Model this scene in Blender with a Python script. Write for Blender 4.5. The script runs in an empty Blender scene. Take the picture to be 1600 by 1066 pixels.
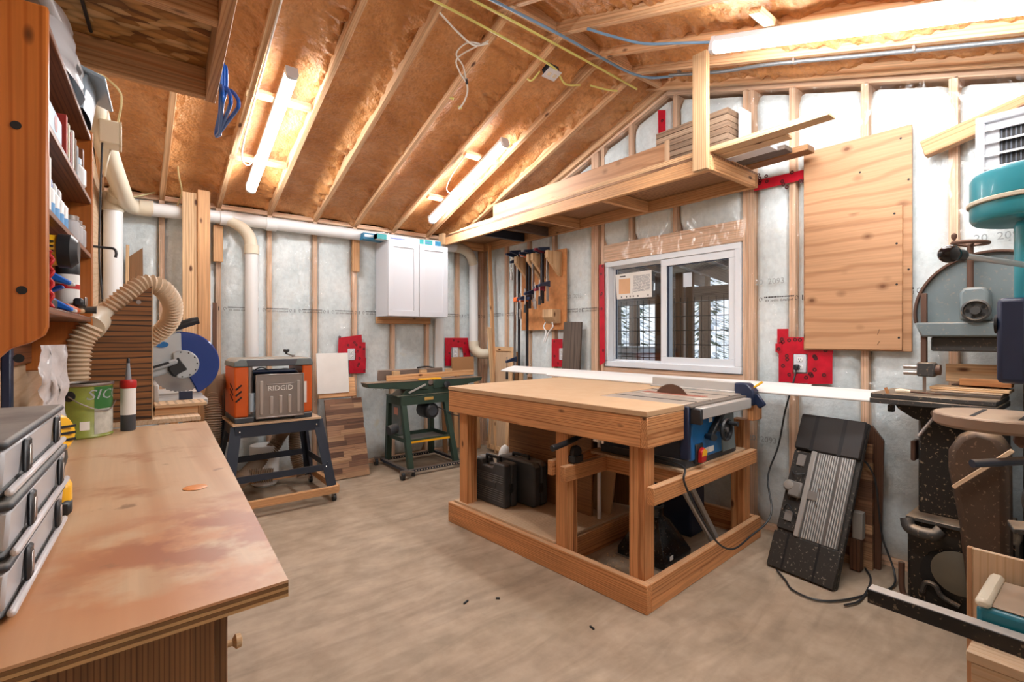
import bpy, math, random
from mathutils import Vector, Matrix, noise
random.seed(7)
SC = bpy.context.scene
COL = SC.collection
# ---------------------------------------------------------------- camera, world, exposure
CAMX, CAMY, CAMZ = -3.465, -4.972, 1.3255
cam_d = bpy.data.cameras.new('camera')
cam = bpy.data.objects.new('camera', cam_d)
COL.objects.link(cam)
cam.location = (CAMX, CAMY, CAMZ)
cam.rotation_euler = (math.pi/2, 0, math.atan2(975, 768) - math.pi/2)
cam_d.sensor_width = 36.0
cam_d.lens = 768.0/1600*36.0
cam_d.shift_y = -6.6/1600
cam_d.clip_start = 0.02
SC.camera = cam
world = bpy.data.worlds.new('world')
SC.world = world
world.use_nodes = True
world.node_tree.nodes['Background'].inputs[0].default_value = (0.86, 0.93, 1.0, 1)
world.node_tree.nodes['Background'].inputs[1].default_value = 1.15
SC.view_settings.view_transform = 'Standard'
SC.view_settings.look = 'None'
SC.view_settings.gamma = 1.0
SC.view_settings.use_curve_mapping = False
SC.view_settings.exposure = 0.33
LED = 66.0
SC.cycles.max_bounces = 8
SC.cycles.transparent_max_bounces = 8
SC.cycles.diffuse_bounces = 5
SC.cycles.glossy_bounces = 3
SC.cycles.use_adaptive_sampling = True
SC.cycles.adaptive_threshold = 0.02
SC.cycles.sample_clamp_indirect = 6.0

# ---------------------------------------------------------------- helpers
V = Vector
PI = math.pi
def col(h):
    h = h.lstrip('#')
    c = [int(h[i:i+2], 16)/255 for i in (0, 2, 4)]
    return tuple((x/12.92 if x <= .04045 else ((x+.055)/1.055)**2.4) for x in c) + (1.0,)
def rz(a): return Matrix.Rotation(a, 3, 'Z')
def rx(a): return Matrix.Rotation(a, 3, 'X')
def ry(a): return Matrix.Rotation(a, 3, 'Y')
def frame(d, up=(0, 0, 1)):
    """columns: along d, side, up"""
    d = V(d).normalized(); u = V(up)
    if abs(d.dot(u)) > .98: u = V((0, 1, 0))
    s = u.cross(d).normalized(); u = d.cross(s)
    return d, s, u
class MB:
    def __init__(s): s.v = []; s.f = []; s.g = []
    def add(s, vs, fs, gs=None):
        n = len(s.v); s.v += [V(p) for p in vs]
        s.f += [tuple(i+n for i in f) for f in fs]
        if gs is None:
            o = V((random.uniform(0, 9), random.uniform(0, 9), random.uniform(0, 9)))
            gs = [V(p)+o for p in vs]
        s.g += [V(p) for p in gs]
        return s
    def box(s, c, sz, R=None, order=None):
        c = V(c); h = V(sz)/2
        R = R or Matrix.Identity(3)
        loc = [V((h.x*a, h.y*b, h.z*d)) for a in (-1, 1) for b in (-1, 1) for d in (-1, 1)]
        order = order or sorted(range(3), key=lambda k: -sz[k])
        o = V((random.uniform(0, 9), random.uniform(-.12, .12), random.uniform(.0, .16)))
        gs = [V((p[order[0]], p[order[1]], p[order[2]]))+o for p in loc]
        fs = [(0, 1, 3, 2), (4, 6, 7, 5), (0, 4, 5, 1), (2, 3, 7, 6), (0, 2, 6, 4), (1, 5, 7, 3)]
        return s.add([c+R@p for p in loc], fs, gs)
    def bb(s, x0, x1, y0, y1, z0, z1):
        return s.box(((x0+x1)/2, (y0+y1)/2, (z0+z1)/2), (abs(x1-x0), abs(y1-y0), abs(z1-z0)))
    def bar(s, p0, p1, w, h, up=(0, 0, 1)):
        p0 = V(p0); p1 = V(p1); d, sd, u = frame(p1-p0, up)
        R = Matrix((d, sd, u)).transposed()
        return s.box((p0+p1)/2, ((p1-p0).length, w, h), R)
    def rings(s, rs, cap=True, closed=True):
        """rs: list of equal length rings of points"""
        n = len(rs[0]); vs = [p for r in rs for p in r]; fs = []; gs = []; L = 0
        o = random.uniform(0, 9)
        for i, r in enumerate(rs):
            if i: L += (V(r[0])-V(rs[i-1][0])).length
            for k in range(n): gs.append((L+o, math.cos(2*PI*k/n)*.05, math.sin(2*PI*k/n)*.05))
        for i in range(len(rs)-1):
            for k in range(n if closed else n-1):
                a = i*n+k; b = i*n+(k+1) % n
                fs.append((a, b, b+n, a+n))
        if cap:
            fs.append(tuple(range(n))[::-1]); fs.append(tuple((len(rs)-1)*n+k for k in range(n)))
        return s.add(vs, fs, gs)
    def cyl(s, p0, p1, r, r1=None, n=16, cap=True):
        p0 = V(p0); p1 = V(p1); r1 = r if r1 is None else r1
        d, a, b = frame(p1-p0)
        ring = lambda p, q: [p+a*math.cos(2*PI*k/n)*q+b*math.sin(2*PI*k/n)*q for k in range(n)]
        return s.rings([ring(p0, r), ring(p1, r1)], cap)
    def tube(s, pts, r, n=8, cap=True):
        pts = [V(p) for p in pts]; rs = []
        d0 = (pts[1]-pts[0]).normalized(); _, a, b = frame(d0)
        for i, p in enumerate(pts):
            t = (pts[min(i+1, len(pts)-1)]-pts[max(i-1, 0)]).normalized()
            a = (a-t*a.dot(t)).normalized(); b = t.cross(a)
            q = r[i] if isinstance(r, (list, tuple)) else r
            rs.append([p+a*math.cos(2*PI*k/n)*q+b*math.sin(2*PI*k/n)*q for k in range(n)])
        return s.rings(rs, cap)
    def lathe(s, prof, c, d=(0, 0, 1), n=24, cap=True):
        c = V(c); t, a, b = frame(d)
        return s.rings([[c+t*h+a*math.cos(2*PI*k/n)*q+b*math.sin(2*PI*k/n)*q for k in range(n)] for q, h in prof], cap)
    def prism(s, poly, fn, h0, h1, sw=None):
        """poly 2-D points, fn(a,b,h)->3-D"""
        n = len(poly)
        ar = sum(poly[i][0]*poly[(i+1) % n][1]-poly[(i+1) % n][0]*poly[i][1] for i in range(n))
        vs = [fn(a, b, h0) for a, b in poly]+[fn(a, b, h1) for a, b in poly]
        o = random.uniform(0, 9); ws = [max(p[k] for p in poly)-min(p[k] for p in poly) for k in (0, 1)]
        sw = ws[1] > ws[0] if sw is None else sw
        gs = [((b if sw else a)+o, (a if sw else b), h) for h in (h0, h1) for a, b in poly]
        fs = [tuple(range(n))[::-1], tuple(range(n, 2*n))]
        for i in range(n):
            j = (i+1) % n; fs.append((i, j, j+n, i+n))
        return s.add(vs, fs, gs)
    def grid(s, nu, nv, fn, g=None):
        vs = [fn(i/nu, j/nv) for i in range(nu+1) for j in range(nv+1)]
        fs = [(i*(nv+1)+j, (i+1)*(nv+1)+j, (i+1)*(nv+1)+j+1, i*(nv+1)+j+1) for i in range(nu) for j in range(nv)]
        return s.add(vs, fs, g)
    def sphere(s, c, r, n=16, sq=(1, 1, 1)):
        c = V(c); m = max(6, n//2)
        rs = [[c+V((math.sin(PI*i/m)*math.cos(2*PI*k/n)*r*sq[0], math.sin(PI*i/m)*math.sin(2*PI*k/n)*r*sq[1], math.cos(PI*i/m)*r*sq[2])) for k in range(n)] for i in range(m+1)]
        rs[0] = [c+V((0, 0, r*sq[2]))+(p-c)*.0 + V(((p-c).x*.02, (p-c).y*.02, 0)) for p in rs[1]]
        rs[-1] = [c-V((0, 0, r*sq[2]))+V(((p-c).x*.02, (p-c).y*.02, 0)) for p in rs[-2]]
        return s.rings(rs)
BASE = {}
def root_base(o):
    while o is not None:
        if o.name in BASE: return BASE[o.name]
        o = o.parent
    return V((0, 0, 0))
def mk(name, mb, mat, parent=None, bev=0.0, sm=38, shift=None, seg=1):
    me = bpy.data.meshes.new(name)
    sh = V((0, 0, 0)) if shift is None else V(shift)
    me.from_pydata([tuple(p-sh) for p in mb.v], [], mb.f)
    at = me.attributes.new('gc', 'FLOAT_VECTOR', 'POINT')
    at.data.foreach_set('vector', [c for g in mb.g for c in g])
    me.polygons.foreach_set('use_smooth', [True]*len(me.polygons))
    me.set_sharp_from_angle(angle=math.radians(sm))
    for m in (mat if isinstance(mat, (list, tuple)) else [mat]): me.materials.append(m)
    me.update()
    o = bpy.data.objects.new(name, me); COL.objects.link(o)
    if parent is not None: o.parent = parent
    if bev:
        b = o.modifiers.new('bevel', 'BEVEL'); b.width = bev; b.segments = seg; b.limit_method = 'ANGLE'; b.angle_limit = math.radians(45)
    return o
def tag(o, label, cat, group=None):
    o['label'] = label; o['category'] = cat
    if group: o['group'] = group
    return o
def thing(name, label, cat, loc=(0, 0, 0), rot=0.0, group=None, world=False):
    """world=True: the parts are given in world coordinates, loc is only the base point"""
    o = bpy.data.objects.new(name, None); COL.objects.link(o)
    o.empty_display_size = .05; o.location = loc
    if world: BASE[o.name] = V(loc)
    else: o.rotation_euler = (0, 0, rot)
    return tag(o, label, cat, group)
def part(name, mb, mat, parent, bev=0.0, sm=38, label=None, seg=1):
    o = mk(name, mb, mat, parent, bev, sm, root_base(parent), seg)
    if label: o['label'] = label
    return o
def solo(name, mb, mat, label, cat, group=None, bev=0.0, sm=38, seg=1):
    xs = [p.x for p in mb.v]; ys = [p.y for p in mb.v]; zs = [p.z for p in mb.v]
    b = V(((min(xs)+max(xs))/2, (min(ys)+max(ys))/2, min(zs)))
    o = mk(name, mb, mat, None, bev, sm, b, seg); o.location = b
    BASE[o.name] = b
    return tag(o, label, cat, group)
def struct(name, mb, mat, parent=None, bev=0.0, sm=38, stuff=False):
    o = mk(name, mb, mat, parent, bev, sm)
    if parent is None: o['kind'] = 'structure'
    if stuff: o['kind'] = 'stuff'
    return o
def spart(name, mb, mat, parent, bev=0.0, sm=38):
    return mk(name, mb, mat, parent, bev, sm)
def spline(pts, n=10):
    """Catmull-Rom through pts"""
    P = [V(p) for p in pts]; P = [P[0]*2-P[1]]+P+[P[-1]*2-P[-2]]; out = []
    for i in range(1, len(P)-2):
        a, b, c, d = P[i-1:i+3]
        for k in range(n):
            t = k/n
            out.append(.5*((2*b)+(c-a)*t+(2*a-5*b+4*c-d)*t*t+(3*b-a-3*c+d)*t**3))
    out.append(P[-2]); return out
def resample(pts, step):
    out = [pts[0]]; acc = 0
    for i in range(1, len(pts)):
        a, b = pts[i-1], pts[i]; L = (b-a).length
        while acc+L >= step:
            t = (step-acc)/L; a = a.lerp(b, t); L = (b-a).length; out.append(a.copy()); acc = 0
        acc += L
    return out
def nz(x, y, z=0.0, s=1.0): return noise.noise(V((x*s, y*s, z*s)))
def textmesh(txt, size, depth=.0006, align='CENTER'):
    cu = bpy.data.curves.new('t', 'FONT'); cu.body = txt; cu.size = size; cu.extrude = depth; cu.align_x = align; cu.align_y = 'CENTER'
    cu.resolution_u = 2
    ob = bpy.data.objects.new('t', cu); COL.objects.link(ob)
    dg = bpy.context.evaluated_depsgraph_get()
    me = bpy.data.meshes.new_from_object(ob.evaluated_get(dg))
    bpy.data.objects.remove(ob); bpy.data.curves.remove(cu)
    return me
def textpart(name, me, mat, parent, M):
    m2 = me.copy(); m2.name = name; b = root_base(parent)
    m2.transform(Matrix.Translation(-b) @ M); m2.materials.clear(); m2.materials.append(mat)
    o = bpy.data.objects.new(name, m2); COL.objects.link(o); o.parent = parent
    return o
def mat4(xa, ya, o):
    xa = V(xa).normalized(); ya = V(ya).normalized(); za = xa.cross(ya)
    M = Matrix((xa, ya, za)).transposed().to_4x4(); M.translation = V(o); return M

# ---------------------------------------------------------------- materials
MATS = {}
def base(name):
    m = bpy.data.materials.new(name); m.use_nodes = True
    N = m.node_tree.nodes; L = m.node_tree.links
    return m, N, L, N['Principled BSDF']
def nd(N, t, **k):
    n = N.new(t)
    for a, b in k.items():
        if a.startswith('i_'): n.inputs[int(a[2:]) if a[2:].isdigit() else a[2:].replace('_', ' ')].default_value = b
        else: setattr(n, a, b)
    return n
def ramp(N, L, fac, stops, interp='LINEAR'):
    r = nd(N, 'ShaderNodeValToRGB'); e = r.color_ramp.elements; r.color_ramp.interpolation = interp
    while len(e) < len(stops): e.new(0.5)
    for k, (p, c) in enumerate(stops): e[k].position = p; e[k].color = col(c) if isinstance(c, str) else (c, c, c, 1)
    L.new(fac, r.inputs[0]); return r.outputs[0]
def mixc(N, L, fac, a, b, mode='MIX'):
    m = nd(N, 'ShaderNodeMix', data_type='RGBA', blend_type=mode)
    for s, i in ((fac, 0), (a, 6), (b, 7)):
        if hasattr(s, 'links'): L.new(s, m.inputs[i])
        elif i == 0: m.inputs[0].default_value = s
        else: m.inputs[i].default_value = col(s) if isinstance(s, str) else s
    return m.outputs[2]
def coords(N, L, src, sc=(1, 1, 1)):
    if src == 'gc': c = nd(N, 'ShaderNodeAttribute', attribute_name='gc').outputs['Vector']
    else: c = nd(N, 'ShaderNodeTexCoord').outputs['Object']
    mp = nd(N, 'ShaderNodeMapping'); mp.inputs['Scale'].default_value = sc
    L.new(c, mp.inputs[0]); return mp.outputs[0]
def noi(N, L, vec, scale, detail=3, rough=.55, dist=0):
    n = nd(N, 'ShaderNodeTexNoise'); n.inputs['Scale'].default_value = scale; n.inputs['Detail'].default_value = detail
    n.inputs['Roughness'].default_value = rough; n.inputs['Distortion'].default_value = dist
    L.new(vec, n.inputs['Vector']); return n.outputs['Fac']
def bump(N, L, h, strength, dist, B):
    b = nd(N, 'ShaderNodeBump'); b.inputs['Strength'].default_value = strength; b.inputs['Distance'].default_value = dist
    L.new(h, b.inputs['Height']); L.new(b.outputs[0], B.inputs['Normal'])
def dusted(N, L, c, amt, dcol, vec):
    g = nd(N, 'ShaderNodeNewGeometry'); sx = nd(N, 'ShaderNodeSeparateXYZ'); L.new(g.outputs['Normal'], sx.inputs[0])
    up = ramp(N, L, sx.outputs[2], [(.35, 0.0), (.9, 1.0)])
    n = ramp(N, L, noi(N, L, vec, 9, 4), [(.3, .35), (.62, 1.0)])
    m = nd(N, 'ShaderNodeMath', operation='MULTIPLY'); L.new(up, m.inputs[0]); L.new(n, m.inputs[1])
    m2 = nd(N, 'ShaderNodeMath', operation='MULTIPLY'); L.new(m.outputs[0], m2.inputs[0]); m2.inputs[1].default_value = amt
    return mixc(N, L, m2.outputs[0], c, dcol)
def plain(name, c, rough=.5, metal=0.0, var=.12, vs=6.0, bmp=0.0, bs=40.0, dust=0.0, dcol='#b79f84', specks=0.0, coat=0.0):
    if name in MATS: return MATS[name]
    m, N, L, B = base(name)
    vec = coords(N, L, 'obj')
    n = noi(N, L, vec, vs, 4)
    cc = col(c); lo = tuple(x*(1-var) for x in cc[:3])+(1,); hi = tuple(min(1, x*(1+var)) for x in cc[:3])+(1,)
    c0 = mixc(N, L, n, lo, hi)
    if specks:
        k = ramp(N, L, noi(N, L, vec, 70, 2), [(.62, 0.0), (.70, specks)])
        c0 = mixc(N, L, k, c0, dcol)
    if dust: c0 = dusted(N, L, c0, dust, dcol, vec)
    L.new(c0, B.inputs['Base Color']); B.inputs['Roughness'].default_value = rough; B.inputs['Metallic'].default_value = metal
    if coat: B.inputs['Coat Weight'].default_value = coat
    if bmp: bump(N, L, noi(N, L, vec, bs, 3), bmp, .004, B)
    MATS[name] = m; return m
def wood(name, c1, c2, rough=.62, ring=5.0, dist=2.2, knots=True, dust=0.0, stain=None, kcol='#5b3218', streak=.35):
    m, N, L, B = base(name)
    v = coords(N, L, 'gc', (.55, 6.0, 6.0))
    w = nd(N, 'ShaderNodeTexWave', wave_type='RINGS', rings_direction='X'); w.inputs['Scale'].default_value = ring
    w.inputs['Distortion'].default_value = dist; w.inputs['Detail'].default_value = 2; w.inputs['Detail Scale'].default_value = .9
    L.new(v, w.inputs['Vector'])
    c0 = ramp(N, L, w.outputs['Fac'], [(.15, c1), (.72, c1), (1.0, c2)])
    v2 = coords(N, L, 'gc', (3.0, 110.0, 110.0))
    st = ramp(N, L, noi(N, L, v2, 1.0, 3), [(.3, 1.0-streak), (.65, 1.0)])
    c0 = mixc(N, L, 1.0, c0, st, 'MULTIPLY')
    v3 = coords(N, L, 'gc', (1.2, 4, 4))
    big = ramp(N, L, noi(N, L, v3, 1.3, 2), [(.25, .82), (.75, 1.1)])
    c0 = mixc(N, L, 1.0, c0, big, 'MULTIPLY')
    if knots:
        vo = nd(N, 'ShaderNodeTexVoronoi'); vo.inputs['Scale'].default_value = 1.0
        L.new(coords(N, L, 'gc', (3.2, 7.5, 7.5)), vo.inputs['Vector'])
        k = ramp(N, L, vo.outputs['Distance'], [(.05, 1.0), (.11, 0.0)])
        c0 = mixc(N, L, k, c0, kcol)
    oi = nd(N, 'ShaderNodeObjectInfo')
    rv = ramp(N, L, oi.outputs['Random'], [(0, .86), (1, 1.08)])
    c0 = mixc(N, L, 1.0, c0, rv, 'MULTIPLY')
    if stain:
        s = ramp(N, L, noi(N, L, coords(N, L, 'obj'), 2.2, 4), [(.5, 0.0), (.72, .7)])
        c0 = mixc(N, L, s, c0, stain)
    if dust: c0 = dusted(N, L, c0, dust, '#c9ad8c', coords(N, L, 'obj'))
    L.new(c0, B.inputs['Base Color']); B.inputs['Roughness'].default_value = rough
    bump(N, L, st, .15, .002, B)
    MATS[name] = m; return m
def ply(name, c1, c2, sc=(.8, 7.0, 7.0), dist=7.0, scale=1.6, knots=True, rough=.6, stain=None, streak=.2):
    m, N, L, B = base(name)
    v = coords(N, L, 'gc', sc)
    w = nd(N, 'ShaderNodeTexWave', wave_type='BANDS', bands_direction='Y'); w.inputs['Scale'].default_value = scale
    w.inputs['Distortion'].default_value = dist; w.inputs['Detail'].default_value = 3; w.inputs['Detail Scale'].default_value = .7
    L.new(v, w.inputs['Vector'])
    c0 = ramp(N, L, w.outputs['Fac'], [(.0, c2), (.3, c1), (1.0, c1)])
    st = ramp(N, L, noi(N, L, coords(N, L, 'gc', (2, 90, 90)), 1, 3), [(.3, 1-streak), (.65, 1.0)])
    c0 = mixc(N, L, 1.0, c0, st, 'MULTIPLY')
    if knots:
        vo = nd(N, 'ShaderNodeTexVoronoi'); vo.inputs['Scale'].default_value = 1.0
        L.new(coords(N, L, 'gc', (5.0, 7.0, 7.0)), vo.inputs['Vector'])
        k = ramp(N, L, vo.outputs['Distance'], [(.05, 1.0), (.09, .55), (.2, 0.0)])
        c0 = mixc(N, L, k, c0, '#6d4526')
    if stain:
        for sc_, lo, hi, cc, *reg in stain:
            s = ramp(N, L, noi(N, L, coords(N, L, 'obj'), sc_, 5), [(lo, 0.0), (hi, .8)])
            if reg:
                vd = nd(N, 'ShaderNodeVectorMath', operation='DISTANCE'); L.new(coords(N, L, 'obj'), vd.inputs[0]); vd.inputs[1].default_value = reg[0]
                mk_ = ramp(N, L, vd.outputs['Value'], [(reg[1]*.35, 1.0), (reg[1], 0.0)])
                mm = nd(N, 'ShaderNodeMath', operation='MULTIPLY'); L.new(s, mm.inputs[0]); L.new(mk_, mm.inputs[1]); s = mm.outputs[0]
            c0 = mixc(N, L, s, c0, cc)
    L.new(c0, B.inputs['Base Color']); B.inputs['Roughness'].default_value = rough
    MATS[name] = m; return m
def glow(name, c, s):
    m, N, L, B = base(name); N.remove(B)
    e = nd(N, 'ShaderNodeEmission'); e.inputs[0].default_value = col(c); e.inputs[1].default_value = s
    L.new(e.outputs[0], N['Material Output'].inputs[0]); MATS[name] = m; return m

M_SPF = wood('framing_lumber', '#dcab7a', '#c68c5a')
M_RAFT = wood('rafter_lumber', '#e6bb90', '#d19c6c', ring=4)
M_STUD = wood('stud_lumber', '#efc9aa', '#e0b391', ring=4, knots=False)
M_BENCH = wood('reddish_fir', '#db9c66', '#b06f3e', ring=6, dist=2.6, dust=.55)
M_PALE = wood('pale_pine', '#e2bd92', '#c99c6c', ring=5)
M_DARKW = wood('stained_dark_board', '#6e4a35', '#4a3022', knots=False)
M_GREYW = wood('grey_weathered_board', '#67594f', '#4b4039', knots=False)
M_SHELF = wood('honey_stained_pine', '#bd6e30', '#a5581f', ring=2, rough=.38, kcol='#2c160c', streak=.18)
M_SHELFD = wood('brown_stained_shelf', '#8a5638', '#6a3e26', knots=False, rough=.5)
M_VENEER = wood('brown_oak_veneer', '#93683f', '#6b4527', ring=9, dist=1, knots=False, rough=.5)
M_TIGER = wood('zebra_laminate', '#a06a3c', '#3a2a20', ring=5, dist=3.5, knots=False, rough=.5, streak=.5)
M_PLY = ply('fir_plywood', '#bd916b', '#ab7d58', sc=(.9, 2.6, 2.6), dist=9.0, scale=1.3)
M_BTOP = ply('worn_bench_plywood', '#cdac88', '#bd9670', sc=(.5, 1.6, 1.6), dist=11, knots=False, scale=1.0, rough=.42, streak=.08,
             stain=[(2.3, .48, .72, '#c08c60'), (7.0, .40, .55, '#bf8052', (.12, -.62, .97), .42), (9.0, .44, .55, '#9a5a3c', (.17, -.56, .97), .27), (5.0, .58, .68, '#a8714a'), (14.0, .66, .72, '#8d6a4c')])
M_MDF = plain('mdf_board', '#bd9a76', .75, var=.06, vs=30, dust=.5, dcol='#c9ae8e')
M_DECK = ply('rough_deck_plywood', '#a8805d', '#6d4a34', knots=True)
M_WHITE = plain('white_paint', '#cdd0d7', .35, var=.02)
M_PVC = plain('white_pvc', '#dfe1e2', .32, var=.05, vs=2)
M_PVCO = plain('cream_pvc', '#d6cdb9', .4, var=.06, vs=3)
M_VINYL = plain('window_vinyl', '#dfe5ec', .35, var=.03)
M_BLACK = plain('black_plastic', '#24272b', .42, var=.3, vs=12)
M_BLACKD = plain('dusty_black_plastic', '#3a3f46', .55, var=.3, vs=8, dust=.75, dcol='#9d9a94')
M_BLKSTEEL = plain('black_painted_steel', '#283242', .42, metal=.1, var=.25, vs=5, dust=.35)
M_CAST = plain('dusty_cast_iron', '#4a4a4a', .5, metal=.5, var=.3, vs=5, dust=.85, specks=.4)
M_GREYCI = plain('grey_enamel', '#6d7a7e', .5, metal=.15, var=.25, vs=4, dust=.6, specks=.25)
M_BLKCI = plain('dirty_black_enamel', '#23211f', .5, metal=.2, var=.4, vs=5, dust=.6, specks=.7)
M_STEEL = plain('brushed_steel', '#a39c98', .34, metal=.85, var=.12, vs=14)
M_CHROME = plain('chrome', '#d6d8da', .16, metal=1.0, var=.03)
M_ALU = plain('aluminium_extrusion', '#b9b8b6', .4, metal=.25, var=.08, dust=.3)
M_ORANGE = plain('orange_plastic', '#cf5a17', .42, var=.08)
M_GREEN = plain('dark_green_enamel', '#33493f', .45, metal=.1, var=.2, dust=.55)
M_TEAL = plain('teal_enamel', '#2c93a4', .36, var=.12, vs=4, dust=.25, coat=.2)
M_TEALD = plain('deep_teal_enamel', '#0d6c80', .36, var=.12, vs=4, dust=.1, coat=.2)
M_BLUE = plain('blue_tool_plastic', '#1f6db0', .4, var=.2, vs=9, dust=.15)
M_CBLUE = plain('bright_blue_plastic', '#1b63c4', .38, var=.08)
M_NAVY = plain('navy_plastic', '#1d2a46', .42, var=.2)
M_YELLOW = plain('yellow_plastic', '#f0b41e', .4, var=.06)
M_RED = plain('red_sheathing_tape', '#b5112a', .3, var=.45, vs=16, bmp=.6, bs=18)
M_REDP = plain('red_plastic', '#b81f1f', .4, var=.1)
M_HOSE = plain('beige_flex_hose', '#cdb69a', .55, var=.08)
M_HOSED = plain('brown_flex_hose', '#8f7a66', .5, var=.15)
M_DARK = plain('dark_slot', '#0d0d0f', .7, var=.1)
M_INK = plain('black_ink', '#16181c', .6, var=.05)
M_RUST = plain('rusty_steel', '#5f463a', .6, metal=.4, var=.3, vs=9, dust=.3)
M_CONC = None
# ---------------------------------------------------------------- setting materials
def m_floor():
    m, N, L, B = base('dusty_concrete'); v = coords(N, L, 'obj')
    a = noi(N, L, v, 1.1, 5, .6, .6); b = noi(N, L, v, 5.0, 6, .65); c = noi(N, L, v, 60, 3)
    c0 = ramp(N, L, a, [(.30, '#8f7d6a'), (.5, '#a4927f'), (.72, '#b8a896')])
    c1 = ramp(N, L, b, [(.28, '#786853'), (.55, '#a8967f'), (.8, '#bfae99')])
    c0 = mixc(N, L, .5, c0, c1)
    sw = nd(N, 'ShaderNodeTexNoise'); sw.inputs['Scale'].default_value = 1.0; sw.inputs['Detail'].default_value = 5; sw.inputs['Distortion'].default_value = 1.5
    L.new(coords(N, L, 'obj', (2.0, 9.0, 1)), sw.inputs['Vector'])
    c0 = mixc(N, L, 1.0, c0, ramp(N, L, sw.outputs['Fac'], [(.35, .86), (.6, 1.06)]), 'MULTIPLY')
    sp = ramp(N, L, c, [(.68, 0.0), (.76, .35)])
    c0 = mixc(N, L, sp, c0, '#7d6448')
    L.new(c0, B.inputs['Base Color']); B.inputs['Roughness'].default_value = .72
    bump(N, L, b, .25, .006, B); return m
def m_foam():
    m, N, L, B = base('sprayed_foam'); v = coords(N, L, 'obj')
    a = noi(N, L, v, 3.0, 4, .6); b = noi(N, L, v, 34, 3, .6)
    c0 = ramp(N, L, a, [(.3, '#b07640'), (.5, '#c48a54'), (.72, '#d3a072')])
    c0 = mixc(N, L, 1.0, c0, ramp(N, L, b, [(.25, .76), (.55, 1.04)]), 'MULTIPLY')
    L.new(c0, B.inputs['Base Color']); B.inputs['Roughness'].default_value = .42
    b2 = nd(N, 'ShaderNodeTexVoronoi'); b2.inputs['Scale'].default_value = 55; L.new(v, b2.inputs['Vector'])
    h = mixc(N, L, .45, b, b2.outputs['Distance']); h = mixc(N, L, .45, h, noi(N, L, v, 13, 4, .65, .8))
    bump(N, L, h, .9, .022, B); return m
def m_batt():
    m, N, L, B = base('glass_wool'); v = coords(N, L, 'obj')
    a = noi(N, L, v, 2.6, 5, .6); b = noi(N, L, v, 22, 4, .7)
    c0 = ramp(N, L, a, [(.28, '#bfccd0'), (.45, '#d6e0e3'), (.7, '#e6eced')])
    c0 = mixc(N, L, 1.0, c0, ramp(N, L, b, [(.3, .88), (.6, 1.03)]), 'MULTIPLY')
    sp = ramp(N, L, noi(N, L, v, 4.1, 3), [(.66, 0.0), (.75, .5)])
    c0 = mixc(N, L, sp, c0, '#d9d2b4')
    L.new(c0, B.inputs['Base Color']); B.inputs['Roughness'].default_value = .9
    bump(N, L, b, .5, .012, B); return m
def m_film():
    m, N, L, B = base('clear_poly_film'); N.remove(B)
    v = coords(N, L, 'obj', (1, 1, .55))
    n = noi(N, L, v, 2.6, 3, .5, 2.2); n2 = ramp(N, L, noi(N, L, v, 6, 2, .5, 2.0), [(.42, 0.0), (.5, 1.0), (.58, 0.0)])
    h = mixc(N, L, .35, n, n2)
    bp = nd(N, 'ShaderNodeBump'); bp.inputs['Strength'].default_value = .9; bp.inputs['Distance'].default_value = .05; L.new(h, bp.inputs['Height'])
    g = nd(N, 'ShaderNodeBsdfGlossy'); g.inputs['Roughness'].default_value = .2; L.new(bp.outputs[0], g.inputs['Normal'])
    t = nd(N, 'ShaderNodeBsdfTransparent'); t.inputs[0].default_value = (.985, .99, .99, 1)
    mx = nd(N, 'ShaderNodeMixShader'); mx.inputs[0].default_value = .055; L.new(t.outputs[0], mx.inputs[1]); L.new(g.outputs[0], mx.inputs[2])
    L.new(mx.outputs[0], N['Material Output'].inputs[0]); return m
def m_glass(name, tint=(.97, .98, .99, 1)):
    m, N, L, B = base(name); N.remove(B)
    g = nd(N, 'ShaderNodeBsdfGlossy'); g.inputs['Roughness'].default_value = .02
    t = nd(N, 'ShaderNodeBsdfTransparent'); t.inputs[0].default_value = tint
    f = nd(N, 'ShaderNodeFresnel'); f.inputs[0].default_value = 1.45
    mx = nd(N, 'ShaderNodeMixShader'); L.new(f.outputs[0], mx.inputs[0]); L.new(t.outputs[0], mx.inputs[1]); L.new(g.outputs[0], mx.inputs[2])
    L.new(mx.outputs[0], N['Material Output'].inputs[0]); return m
def m_osb():
    m, N, L, B = base('osb_sheet')
    v = coords(N, L, 'obj', (1, 1, 1))
    wv = nd(N, 'ShaderNodeTexNoise'); wv.inputs['Scale'].default_value = 6; L.new(v, wv.inputs['Vector'])
    mx = nd(N, 'ShaderNodeMix', data_type='VECTOR'); mx.inputs[0].default_value = .05; L.new(v, mx.inputs[4]); L.new(wv.outputs['Color'], mx.inputs[5])
    vo = nd(N, 'ShaderNodeTexVoronoi'); vo.inputs['Scale'].default_value = 20
    mp = nd(N, 'ShaderNodeMapping'); mp.inputs['Scale'].default_value = (.7, 1.6, 1); mp.inputs['Rotation'].default_value = (0, 0, .5); L.new(mx.outputs[1], mp.inputs[0]); L.new(mp.outputs[0], vo.inputs['Vector'])
    r = nd(N, 'ShaderNodeSeparateColor'); L.new(vo.outputs['Color'], r.inputs[0])
    c0 = ramp(N, L, r.outputs[0], [(0, '#7a4a20'), (.35, '#b07a3c'), (.7, '#cf9c5c'), (1, '#e6c08a')])
    c0 = mixc(N, L, 1.0, c0, ramp(N, L, vo.outputs['Distance'], [(.3, 1.0), (.8, .6)]), 'MULTIPLY')
    L.new(c0, B.inputs['Base Color']); B.inputs['Roughness'].default_value = .6
    bump(N, L, r.outputs[1], .3, .004, B); return m
M_FLOOR = m_floor(); M_FOAM = m_foam(); M_BATT = m_batt(); M_FILM = m_film(); M_GLASS = m_glass('window_glass'); M_OSB = m_osb()
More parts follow.
